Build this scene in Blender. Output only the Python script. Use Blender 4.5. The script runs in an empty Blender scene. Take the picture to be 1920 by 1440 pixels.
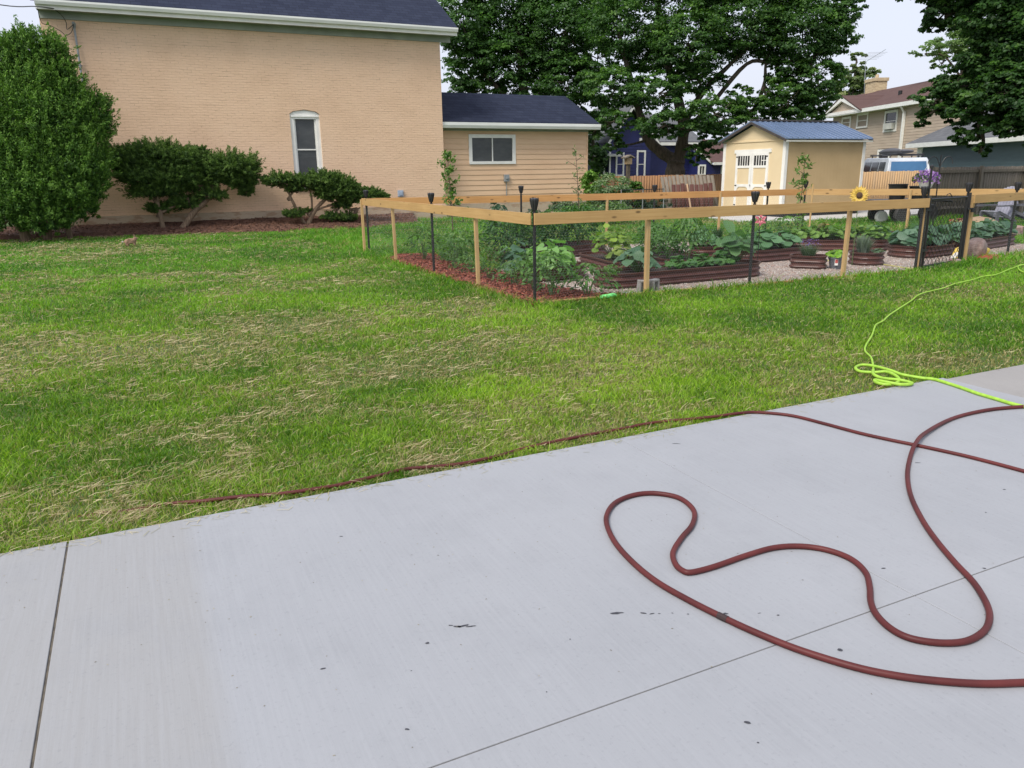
import bpy, math, random
import numpy as np
from math import sin, cos, pi, radians, hypot, atan2, sqrt
from mathutils import Vector, Matrix

random.seed(7)
rng = np.random.default_rng(7)
scn = bpy.context.scene
COL = scn.collection

# ------------------------------------------------------------------ camera survey
F, CX, CY, CAMH = 1443., 960., 720., 1.65
PITCH, ROLL, YAW = radians(15.4), -0.0146, radians(64.4)

def ray(px, py):
    x = (px - CX) / F; y = -(py - CY) / F
    c, s = cos(ROLL), sin(ROLL)
    x, y = x * c - y * s, x * s + y * c
    v = (cos(YAW), sin(YAW))
    f = (cos(PITCH) * v[0], cos(PITCH) * v[1], -sin(PITCH)); r = (v[1], -v[0], 0)
    u = (sin(PITCH) * v[0], sin(PITCH) * v[1], cos(PITCH))
    return Vector([f[i] + x * r[i] + y * u[i] for i in range(3)])

def at(px, py, z=0.0):            # where a spot of the photo meets height z
    d = ray(px, py); t = (z - CAMH) / d.z
    return Vector((d.x * t, d.y * t, z))
def atY(px, py, Y):
    d = ray(px, py); t = Y / d.y
    return Vector((d.x * t, Y, CAMH + d.z * t))
def atX(px, py, X):
    d = ray(px, py); t = X / d.x
    return Vector((X, d.y * t, CAMH + d.z * t))
def atD(px, py, D):
    d = ray(px, py); t = D / hypot(d.x, d.y)
    return Vector((d.x * t, d.y * t, CAMH + d.z * t))
def atP(px, py, p, ang):          # vertical plane through p running along ang; local (x, z)
    d = ray(px, py); n = Vector((-sin(ang), cos(ang), 0))
    t = n.dot(Vector((p[0], p[1], 0))) / n.dot(d)
    q = d * t; w = Vector((q.x - p[0], q.y - p[1], 0))
    return (w.x * cos(ang) + w.y * sin(ang), CAMH + q.z)

# ------------------------------------------------------------------ mesh helpers
class MB:
    def __init__(self): self.v = []; self.f = []
    def add(self, vs, fs):
        o = len(self.v); self.v += [tuple(a) for a in vs]; self.f += [tuple(i + o for i in f) for f in fs]; return self
    def box(self, x0, x1, y0, y1, z0, z1, M=None):
        vs = [(x0, y0, z0), (x1, y0, z0), (x1, y1, z0), (x0, y1, z0), (x0, y0, z1), (x1, y0, z1), (x1, y1, z1), (x0, y1, z1)]
        if M is not None: vs = [M @ Vector(a) for a in vs]
        return self.add(vs, [(3, 2, 1, 0), (4, 5, 6, 7), (0, 1, 5, 4), (1, 2, 6, 5), (2, 3, 7, 6), (3, 0, 4, 7)])
    def prism(self, poly, z0, z1):
        n = len(poly)
        vs = [(p[0], p[1], z0) for p in poly] + [(p[0], p[1], z1) for p in poly]
        return self.add(vs, [tuple(range(n - 1, -1, -1)), tuple(range(n, 2 * n))] + [(i, (i + 1) % n, n + (i + 1) % n, n + i) for i in range(n)])
    def xprism(self, poly, x0, x1):          # poly in (y, z), extruded along x
        n = len(poly)
        vs = [(x0, p[0], p[1]) for p in poly] + [(x1, p[0], p[1]) for p in poly]
        return self.add(vs, [tuple(range(n)), tuple(range(2 * n - 1, n - 1, -1))] + [(i, n + i, n + (i + 1) % n, (i + 1) % n) for i in range(n)])
    def yprism(self, poly, y0, y1):          # poly in (x, z), extruded along y
        n = len(poly)
        vs = [(p[0], y0, p[1]) for p in poly] + [(p[0], y1, p[1]) for p in poly]
        return self.add(vs, [tuple(range(n)), tuple(range(2 * n - 1, n - 1, -1))] + [(i, n + i, n + (i + 1) % n, (i + 1) % n) for i in range(n)])
    def tube(self, pts, r, n=6, cap=True):
        pts = [Vector(p) for p in pts]
        rs = r if isinstance(r, (list, tuple)) else [r] * len(pts)
        up = Vector((0, 0, 1)); rings = []; prev = None
        for i, p in enumerate(pts):
            t = (pts[min(i + 1, len(pts) - 1)] - pts[max(i - 1, 0)])
            if t.length < 1e-9: t = Vector((0, 0, 1))
            t.normalize()
            if prev is None:
                a = t.cross(up)
                if a.length < .05: a = t.cross(Vector((1, 0, 0)))
            else:
                a = prev - t * prev.dot(t)
                if a.length < 1e-6: a = t.cross(up)
            a.normalize(); prev = a; b = t.cross(a)
            rings.append([p + (a * cos(2 * pi * k / n) + b * sin(2 * pi * k / n)) * rs[i] for k in range(n)])
        vs = [v for rg in rings for v in rg]
        fs = [(i * n + k, i * n + (k + 1) % n, (i + 1) * n + (k + 1) % n, (i + 1) * n + k) for i in range(len(pts) - 1) for k in range(n)]
        if cap: fs += [tuple(range(n - 1, -1, -1)), tuple((len(pts) - 1) * n + k for k in range(n))]
        return self.add(vs, fs)
    def lathe(self, prof, c=(0, 0, 0), n=16, sx=1, sy=1):
        vs = []; m = len(prof)
        for r, z in prof:
            vs += [(c[0] + r * sx * cos(2 * pi * k / n), c[1] + r * sy * sin(2 * pi * k / n), c[2] + z) for k in range(n)]
        fs = [(i * n + k, i * n + (k + 1) % n, (i + 1) * n + (k + 1) % n, (i + 1) * n + k) for i in range(m - 1) for k in range(n)]
        if prof[0][0] > 1e-6: fs.append(tuple(range(n - 1, -1, -1)))
        if prof[-1][0] > 1e-6: fs.append(tuple((m - 1) * n + k for k in range(n)))
        return self.add(vs, fs)
    def ell(self, c, r, n=12, m=8, M=None):
        vs = []; c = Vector(c)
        for i in range(m + 1):
            th = pi * i / m
            for k in range(n):
                p = Vector((r[0] * sin(th) * cos(2 * pi * k / n), r[1] * sin(th) * sin(2 * pi * k / n), r[2] * cos(th)))
                if M is not None: p = M @ p
                vs.append(c + p)
        fs = [((i + 1) * n + k, (i + 1) * n + (k + 1) % n, i * n + (k + 1) % n, i * n + k) for i in range(m) for k in range(n)]
        return self.add(vs, fs)
    def build(self, name, mat, parent=None, smooth=False, bevel=0):
        me = bpy.data.meshes.new(name); me.from_pydata(self.v, [], self.f); me.update()
        if smooth: me.polygons.foreach_set('use_smooth', [True] * len(me.polygons))
        me.materials.append(mat)
        o = bpy.data.objects.new(name, me); COL.objects.link(o)
        if parent: o.parent = parent
        if bevel:
            b = o.modifiers.new('bevel', 'BEVEL'); b.width = bevel; b.segments = 2; b.limit_method = 'ANGLE'
        return o

def npmesh(name, V, Fc, mat, parent=None, col=None, smooth=False):
    """V (n,3); Fc (m,k) faces all of one size; col (n,3) colours"""
    me = bpy.data.meshes.new(name)
    n = len(V); m, k = Fc.shape
    me.vertices.add(n); me.vertices.foreach_set('co', np.asarray(V, np.float32).ravel())
    me.loops.add(m * k); me.loops.foreach_set('vertex_index', Fc.astype(np.int32).ravel())
    me.polygons.add(m); me.polygons.foreach_set('loop_start', np.arange(0, m * k, k, dtype=np.int32))
    me.polygons.foreach_set('loop_total', np.full(m, k, np.int32))
    if smooth: me.polygons.foreach_set('use_smooth', np.ones(m, bool))
    me.update(calc_edges=True)
    if col is not None:
        a = me.color_attributes.new('col', 'FLOAT_COLOR', 'POINT')
        c4 = np.ones((n, 4), np.float32); c4[:, :3] = col
        a.data.foreach_set('color', c4.ravel())
    me.materials.append(mat)
    o = bpy.data.objects.new(name, me); COL.objects.link(o)
    if parent: o.parent = parent
    return o

def tag(o, label=None, cat=None, group=None, kind=None):
    if label: o['label'] = label
    if cat: o['category'] = cat
    if group: o['group'] = group
    if kind: o['kind'] = kind
    return o
def thing(name, label, cat, loc=(0, 0, 0), rotz=0, group=None):
    o = bpy.data.objects.new(name, None); COL.objects.link(o)
    o.empty_display_size = .1
    o.location = loc; o.rotation_euler = (0, 0, rotz)
    return tag(o, label, cat, group)
def dup(root, loc, rotz=0, sc=1, label=None, group=None):
    r = root.copy(); COL.objects.link(r); r.location = loc; r.rotation_euler = (0, 0, rotz)
    r.scale = (sc, sc, sc) if not isinstance(sc, tuple) else sc
    if label: r['label'] = label
    if group: r['group'] = group
    for ch in list(root.children):
        c = ch.copy(); COL.objects.link(c); c.parent = r
        for g in ch.children:
            d = g.copy(); COL.objects.link(d); d.parent = c
    return r
def spline(pts, k=8):
    pts = [Vector(p) for p in pts]; out = []
    P = [pts[0]] + pts + [pts[-1]]
    for i in range(1, len(P) - 2):
        a, b, c, d = P[i - 1], P[i], P[i + 1], P[i + 2]
        for j in range(k):
            t = j / k
            out.append(.5 * ((2 * b) + (c - a) * t + (2 * a - 5 * b + 4 * c - d) * t * t + (3 * b - a - 3 * c + d) * t ** 3))
    out.append(pts[-1]); return out

# ------------------------------------------------------------------ materials
def nodes(name):
    m = bpy.data.materials.new(name); m.use_nodes = True
    nt = m.node_tree; b = nt.nodes['Principled BSDF']
    return m, nt, b
def N(nt, t, **kw):
    n = nt.nodes.new(t)
    for k, v in kw.items():
        if k.startswith('i_'):
            n.inputs[k[2:].replace('_', ' ')].default_value = v
        else: setattr(n, k, v)
    return n
def coords(nt, sc=(1, 1, 1), kind='Object'):
    tc = N(nt, 'ShaderNodeTexCoord'); mp = N(nt, 'ShaderNodeMapping'); mp.inputs['Scale'].default_value = sc
    nt.links.new(tc.outputs[kind], mp.inputs['Vector']); return mp.outputs['Vector']
def geo(nt, sc=(1, 1, 1)):
    g = N(nt, 'ShaderNodeNewGeometry'); mp = N(nt, 'ShaderNodeMapping'); mp.inputs['Scale'].default_value = sc
    nt.links.new(g.outputs['Position'], mp.inputs['Vector']); return mp.outputs['Vector']
def ramp(nt, fac, stops):
    r = N(nt, 'ShaderNodeValToRGB'); e = r.color_ramp.elements
    e[0].position = stops[0][0]; e[0].color = (*stops[0][1], 1)
    e[1].position = stops[-1][0]; e[1].color = (*stops[-1][1], 1)
    for p, c in stops[1:-1]:
        x = e.new(p); x.color = (*c, 1)
    nt.links.new(fac, r.inputs['Fac']); return r.outputs['Color']
def mixc(nt, fac, a, b, mode='MIX'):
    m = N(nt, 'ShaderNodeMix', data_type='RGBA', blend_type=mode)
    for s, v in ((0, fac), (6, a), (7, b)):
        if isinstance(v, (int, float)): m.inputs[s].default_value = v
        elif isinstance(v, tuple): m.inputs[s].default_value = (*v, 1)
        else: nt.links.new(v, m.inputs[s])
    return m.outputs[2]
def noise(nt, vec, scale, detail=4, rough=.55):
    n = N(nt, 'ShaderNodeTexNoise'); n.inputs['Scale'].default_value = scale
    n.inputs['Detail'].default_value = detail; n.inputs['Roughness'].default_value = rough
    nt.links.new(vec, n.inputs['Vector']); return n.outputs['Fac']
def bump(nt, h, b, strength=.3, dist=.01, prev=None):
    n = N(nt, 'ShaderNodeBump'); n.inputs['Strength'].default_value = strength; n.inputs['Distance'].default_value = dist
    nt.links.new(h, n.inputs['Height'])
    if prev is not None: nt.links.new(prev, n.inputs['Normal'])
    nt.links.new(n.outputs['Normal'], b.inputs['Normal']); return n.outputs['Normal']

def mk(name, c1, c2=None, sc=(1, 1, 1), ns=6, rough=.7, bs=0, bd=.004, bscale=None, metal=0, lo=.35, hi=.65, spec=None, world=True):
    m, nt, b = nodes(name)
    c2 = c2 or tuple(x * .8 for x in c1)
    vec = geo(nt, sc) if world else coords(nt, sc)
    f = noise(nt, vec, ns)
    nt.links.new(ramp(nt, f, [(lo, c2), (hi, c1)]), b.inputs['Base Color'])
    b.inputs['Roughness'].default_value = rough; b.inputs['Metallic'].default_value = metal
    if spec is not None: b.inputs['Specular IOR Level'].default_value = spec
    if bs:
        bump(nt, noise(nt, vec, bscale or ns * 4), b, bs, bd)
    return m

M = {}
M['white'] = mk('white_paint', (.86, .85, .80), (.76, .75, .70), ns=3, rough=.45, bs=.1)
M['offwhite'] = mk('weathered_white', (.62, .62, .56), (.48, .49, .44), ns=2, rough=.6)
M['black'] = mk('black_coated_metal', (.012, .012, .013), (.02, .02, .02), rough=.45)
M['blackplastic'] = mk('black_plastic', (.02, .02, .022), (.012, .012, .012), rough=.4)
M['galv'] = mk('galvanised_wire', (.42, .44, .46), (.3, .31, .33), rough=.35, metal=.7)
M['gutter'] = mk('gutter_enamel', (.84, .85, .80), (.74, .75, .70), sc=(.4, 1, 3), ns=3, rough=.35)
M['soffit'] = mk('soffit_board', (.34, .37, .32), (.27, .3, .26), ns=2, rough=.7)
M['glass'] = mk('window_screen', (.075, .08, .082), (.05, .055, .058), sc=(1, 1, 2), ns=2, rough=.25)
M['glassdark'] = mk('dark_glass', (.03, .035, .04), (.02, .022, .026), ns=3, rough=.12)
M['blind'] = mk('window_blind', (.35, .28, .2), (.28, .22, .16), sc=(1, 1, 25), ns=1, rough=.6)
M['greybox'] = mk('grey_enamel', (.3, .32, .33), (.24, .26, .27), ns=8, rough=.4)
M['bluebox'] = mk('pale_blue_plastic', (.38, .45, .55), (.33, .39, .48), ns=8, rough=.4)
M['soil'] = mk('dark_soil', (.045, .028, .018), (.02, .012, .008), ns=30, rough=.95, bs=.6, bd=.02)
M['trunk'] = mk('maple_bark', (.13, .105, .075), (.055, .045, .032), sc=(3, 3, .6), ns=4, rough=.9, bs=.7, bd=.03, lo=.3, hi=.7)
M['barklight'] = mk('juniper_bark', (.24, .17, .11), (.12, .08, .05), sc=(6, 6, 1), ns=6, rough=.9, bs=.5, bd=.01)
M['stem'] = mk('green_stem', (.1, .17, .05), (.07, .12, .04), ns=9, rough=.6)
M['stemwood'] = mk('thin_woody_stem', (.14, .1, .07), (.09, .06, .045), ns=9, rough=.8)
M['bed'] = mk('brown_corrugated_steel', (.105, .04, .03), (.07, .026, .02), sc=(1, 1, 2), ns=5, rough=.38, lo=.3, hi=.7)
M['torchhead'] = mk('smoked_torch_head', (.03, .03, .035), (.05, .05, .055), ns=40, rough=.3)

def woodmat(name, c1, c2, knots=True, vertical=False, rough=.7):
    m, nt, b = nodes(name)
    sc = (30, 30, 1.2) if vertical else (1.2, 1.2, 34)
    f = noise(nt, geo(nt, sc), 1.6, 6, .6)
    c = ramp(nt, f, [(.3, c2), (.7, c1)])
    if knots:
        v = N(nt, 'ShaderNodeTexVoronoi'); v.inputs['Scale'].default_value = 1.0
        nt.links.new(geo(nt, (3.2, 3.2, 8) if not vertical else (8, 8, 2.5)), v.inputs['Vector'])
        k = ramp(nt, v.outputs['Distance'], [(.08, (1, 1, 1)), (.17, (0, 0, 0))])
        c = mixc(nt, k, c, tuple(x * .35 for x in c2))
    f2 = noise(nt, geo(nt), 2.2, 3)
    c = mixc(nt, ramp(nt, f2, [(.35, (0, 0, 0)), (.75, (.35, .35, .35))]), c, tuple(x * .75 for x in c2))
    nt.links.new(c, b.inputs['Base Color']); b.inputs['Roughness'].default_value = rough
    bump(nt, f, b, .25, .003)
    return m
M['lumber'] = woodmat('treated_pine_board', (.56, .36, .15), (.44, .26, .095))
M['stake'] = woodmat('treated_pine_stake', (.60, .41, .19), (.48, .30, .12), False, True)
M['lumber2'] = woodmat('orange_pine_board', (.60, .33, .12), (.46, .23, .075))

def boardmat(name, c1, c2, c3, bw=.14):      # vertical boards; each board its own tone
    m, nt, b = nodes(name)
    oi = N(nt, 'ShaderNodeAttribute'); oi.attribute_name = 'col'
    f = noise(nt, geo(nt, (20, 20, .9)), 1.5, 5)
    c = ramp(nt, f, [(.3, c2), (.7, c1)])
    sep = N(nt, 'ShaderNodeSeparateColor'); nt.links.new(oi.outputs['Color'], sep.inputs[0])
    c = mixc(nt, sep.outputs[0], c, c3)
    nt.links.new(c, b.inputs['Base Color']); b.inputs['Roughness'].default_value = .8
    bump(nt, f, b, .3, .004); return m
M['cedar'] = boardmat('stained_cedar', (.42, .22, .10), (.32, .15, .06), (.28, .16, .085))
M['newcedar'] = boardmat('fresh_cedar', (.62, .40, .2), (.52, .32, .15), (.5, .34, .19))
M['greywood'] = boardmat('weathered_grey_wood', (.25, .21, .165), (.155, .13, .10), (.17, .145, .11))
M['redboard'] = boardmat('dark_red_boards', (.09, .03, .022), (.06, .02, .016), (.11, .045, .035))

# painted brick
def brickmat():
    m, nt, b = nodes('painted_brick')
    g = N(nt, 'ShaderNodeNewGeometry'); s = N(nt, 'ShaderNodeSeparateXYZ'); cb = N(nt, 'ShaderNodeCombineXYZ')
    nt.links.new(g.outputs['Position'], s.inputs[0])
    add = N(nt, 'ShaderNodeMath', operation='ADD'); nt.links.new(s.outputs[0], add.inputs[0]); nt.links.new(s.outputs[1], add.inputs[1])
    nt.links.new(add.outputs[0], cb.inputs[0]); nt.links.new(s.outputs[2], cb.inputs[1])
    dn = N(nt, 'ShaderNodeTexNoise'); dn.inputs['Scale'].default_value = 1.7; nt.links.new(cb.outputs[0], dn.inputs['Vector'])
    dsc = N(nt, 'ShaderNodeVectorMath', operation='SCALE'); dsc.inputs['Scale'].default_value = .035
    nt.links.new(dn.outputs['Color'], dsc.inputs[0])
    av = N(nt, 'ShaderNodeVectorMath', operation='ADD'); nt.links.new(cb.outputs[0], av.inputs[0]); nt.links.new(dsc.outputs[0], av.inputs[1])
    br = N(nt, 'ShaderNodeTexBrick'); br.inputs['Scale'].default_value = 1
    br.inputs['Brick Width'].default_value = .23; br.inputs['Row Height'].default_value = .078
    br.inputs['Mortar Size'].default_value = .009; br.inputs['Mortar Smooth'].default_value = .6; br.inputs['Bias'].default_value = 0
    br.inputs['Color1'].default_value = (1, 1, 1, 1); br.inputs['Color2'].default_value = (.55, .55, .55, 1); br.inputs['Mortar'].default_value = (0, 0, 0, 1)
    nt.links.new(av.outputs[0], br.inputs['Vector'])
    n1 = noise(nt, geo(nt), .7, 5); n2 = noise(nt, geo(nt, (1.2, 1, 9)), 2.2, 5, .65)
    base = ramp(nt, n1, [(.25, (.70, .475, .31)), (.5, (.78, .54, .36)), (.75, (.80, .565, .385))])
    # mortar lines keep a little dirt where the paint is worn
    wear = ramp(nt, n2, [(.5, (0, 0, 0)), (.66, (1, 1, 1))])
    inv = N(nt, 'ShaderNodeMath', operation='MULTIPLY'); nt.links.new(br.outputs['Fac'], inv.inputs[0]); nt.links.new(wear, inv.inputs[1])
    sc = N(nt, 'ShaderNodeMath', operation='MULTIPLY'); sc.inputs[1].default_value = .6; nt.links.new(inv.outputs[0], sc.inputs[0])
    c = mixc(nt, sc.outputs[0], base, (.27, .17, .11))
    tone = mixc(nt, .07, c, br.outputs['Color'], 'MULTIPLY')
    nt.links.new(tone, b.inputs['Base Color']); b.inputs['Roughness'].default_value = .75
    nb = bump(nt, br.outputs['Color'], b, .5, .008)
    bump(nt, noise(nt, geo(nt, (1, 1, 5)), 5, 6, .7), b, .32, .03, nb)
    return m
M['brick'] = brickmat()
M['foundation'] = mk('flaking_foundation_paint', (.52, .41, .29), (.42, .29, .19), sc=(1, 1, 3), ns=2.5, rough=.85, bs=.5, bd=.03, lo=.4, hi=.5)
M['siding'] = mk('peach_siding_paint', (.76, .52, .325), (.70, .465, .285), sc=(.5, 1, 2), ns=2, rough=.55, bs=.08)
M['tansiding'] = mk('tan_house_siding', (.50, .41, .315), (.44, .35, .265), sc=(.5, .5, 3), ns=2, rough=.65)
M['bluesiding'] = mk('royal_blue_siding', (.018, .024, .125), (.013, .018, .095), ns=1.5, rough=.6)
M['teal'] = mk('teal_siding', (.085, .135, .145), (.07, .112, .122), sc=(.5, .5, 3), ns=2, rough=.6)
M['shedshaded'] = mk('shed_side_shaded', (.54, .39, .205), (.49, .35, .18), ns=1.2, rough=.6, bs=.1)  # shed wall colour with the shade of the long side painted in
M['shedlit'] = mk('shed_gable_lit', (.74, .60, .38), (.69, .55, .34), ns=1.2, rough=.6)  # same shed wall paler, sunlight on the gable end painted in
M['chimney'] = mk('cream_chimney_brick', (.6, .48, .3), (.42, .32, .2), sc=(1, 1, 3), ns=4, rough=.8)

def shingle(name, c1, c2, c3):
    m, nt, b = nodes(name)
    tc = N(nt, 'ShaderNodeTexCoord')
    br = N(nt, 'ShaderNodeTexBrick'); br.inputs['Scale'].default_value = 1
    br.inputs['Brick Width'].default_value = .3; br.inputs['Row Height'].default_value = .11
    br.inputs['Mortar Size'].default_value = .006; br.inputs['Bias'].default_value = 0
    br.inputs['Color1'].default_value = (*c1, 1); br.inputs['Color2'].default_value = (*c2, 1); br.inputs['Mortar'].default_value = (*c3, 1)
    g = N(nt, 'ShaderNodeSeparateXYZ'); nt.links.new(tc.outputs['Object'], g.inputs[0])
    cb = N(nt, 'ShaderNodeCombineXYZ'); nt.links.new(g.outputs[0], cb.inputs[0]); nt.links.new(g.outputs[2], cb.inputs[1])
    nt.links.new(cb.outputs[0], br.inputs['Vector'])
    f = noise(nt, geo(nt), 30, 3)
    c = mixc(nt, ramp(nt, f, [(.4, (0, 0, 0)), (.7, (.5, .5, .5))]), br.outputs['Color'], c3)
    f3 = noise(nt, geo(nt), .8, 3)
    c = mixc(nt, ramp(nt, f3, [(.4, (0, 0, 0)), (.8, (.4, .4, .4))]), c, c2)
    nt.links.new(c, b.inputs['Base Color']); b.inputs['Roughness'].default_value = .9; b.inputs['Specular IOR Level'].default_value = .15
    bump(nt, br.outputs['Color'], b, .6, .02); return m
M['shingle'] = shingle('slate_blue_shingles', (.022, .028, .052), (.034, .042, .072), (.012, .015, .026))
M['shinglebrown'] = shingle('reddish_brown_shingles', (.14, .085, .075), (.11, .065, .06), (.08, .05, .045))
M['shinglegrey'] = shingle('grey_shingles', (.12, .125, .135), (.16, .165, .175), (.08, .085, .09))
M['metalroof'] = mk('blue_metal_roof', (.20, .27, .40), (.17, .235, .35), ns=1, rough=.3, metal=.35)

# leaves
def leafmat(name, rough=.5, tr=.3, boost=(1.3, 1.6, .7)):
    m, nt, b = nodes(name)
    a = N(nt, 'ShaderNodeAttribute'); a.attribute_name = 'col'
    nt.links.new(a.outputs['Color'], b.inputs['Base Color'])
    b.inputs['Roughness'].default_value = rough; b.inputs['Specular IOR Level'].default_value = .35
    t = N(nt, 'ShaderNodeBsdfTranslucent'); c = mixc(nt, 1.0, a.outputs['Color'], boost, 'MULTIPLY')
    nt.links.new(c, t.inputs['Color'])
    mx = N(nt, 'ShaderNodeMixShader'); mx.inputs[0].default_value = tr
    nt.links.new(b.outputs[0], mx.inputs[1]); nt.links.new(t.outputs[0], mx.inputs[2])
    nt.links.new(mx.outputs[0], nt.nodes['Material Output'].inputs['Surface']); return m
M['leaf'] = leafmat('tree_leaf', .5, .4)
M['veg'] = leafmat('garden_leaf', .45, .35)
M['needle'] = leafmat('evergreen_spray', .6, .2)
M['blade'] = leafmat('grass_blade', .5, .4, (1.3, 1.4, .6))
M['petal'] = leafmat('flower_petal', .5, .3, (1.2, 1.1, 1.2))
m, nt, b = nodes('straw'); a = N(nt, 'ShaderNodeAttribute'); a.attribute_name = 'col'
nt.links.new(a.outputs['Color'], b.inputs['Base Color']); b.inputs['Roughness'].default_value = .7
M['straw'] = m; M['chips'] = m

# ------------------------------------------------------------------ numpy noise
def vnoise(x, y, seed=0):
    xi = np.floor(x).astype(np.int64); yi = np.floor(y).astype(np.int64)
    fx = x - xi; fy = y - yi; fx = fx * fx * (3 - 2 * fx); fy = fy * fy * (3 - 2 * fy)
    def h(i, j):
        n = (i * 374761393 + j * 668265263 + seed * 974634777) & 0x7fffffff
        n = (n ^ (n >> 13)) * 1274126177 & 0x7fffffff
        return ((n ^ (n >> 16)) & 0xffff) / 65535.
    a = h(xi, yi); b_ = h(xi + 1, yi); c = h(xi, yi + 1); d = h(xi + 1, yi + 1)
    return (a * (1 - fx) + b_ * fx) * (1 - fy) + (c * (1 - fx) + d * fx) * fy
def fbm(x, y, seed=0, o=3):
    s = 0; w = 1; t = 0
    for i in range(o):
        s = s + vnoise(x * 2 ** i, y * 2 ** i, seed + i * 7) * w; t += w; w *= .55
    return s / t
def inpoly(x, y, poly):
    r = np.zeros(len(x), bool); n = len(poly)
    for i in range(n):
        x1, y1 = poly[i][:2]; x2, y2 = poly[(i + 1) % n][:2]
        if y1 == y2: continue
        c = ((y1 > y) != (y2 > y)) & (x < (x2 - x1) * (y - y1) / (y2 - y1) + x1)
        r ^= c
    return r
def unit(v): return v / (np.linalg.norm(v, axis=1, keepdims=True) + 1e-9)

def leaves(name, C, Nn, size, col, mat, parent=None, aspect=.6, T=None, shape='rhomb', fold=.12):
    n = len(C); Nn = unit(Nn)
    if T is None: T = rng.normal(size=(n, 3))
    T = unit(T - Nn * (T * Nn).sum(1, keepdims=True)); B = np.cross(Nn, T)
    s = size[:, None] if np.ndim(size) else np.full((n, 1), size)
    if shape == 'rhomb':
        V = np.stack([C - T * s * .5, C + B * s * aspect * .5 + Nn * s * fold, C + T * s * .5, C - B * s * aspect * .5 + Nn * s * fold], 1)
        fc = np.array([[0, 1, 2], [0, 2, 3]]); k = 4
    else:
        vs = [C + Nn * s * -.06]
        for i in range(7):
            a = 2 * pi * i / 7 + .3
            r = .5 if i != 3 else .36
            dz = rng.uniform(-.16, .06, (n, 1))
            vs.append(C + (T * cos(a) + B * sin(a) * (aspect + .3)) * s * r * rng.uniform(.85, 1.1, (n, 1)) + Nn * s * dz)
        V = np.stack(vs, 1); fc = np.array([[0, 1 + i, 1 + (i + 1) % 7] for i in range(7)]); k = 8
    Fc = (np.arange(n)[:, None, None] * k + fc[None]).reshape(-1, 3)
    return npmesh(name, V.reshape(-1, 3), Fc, mat, parent, np.repeat(col, k, 0))

def lerpc(a, b, t): return np.asarray(a)[None] * (1 - t[:, None]) + np.asarray(b)[None] * t[:, None]

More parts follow.
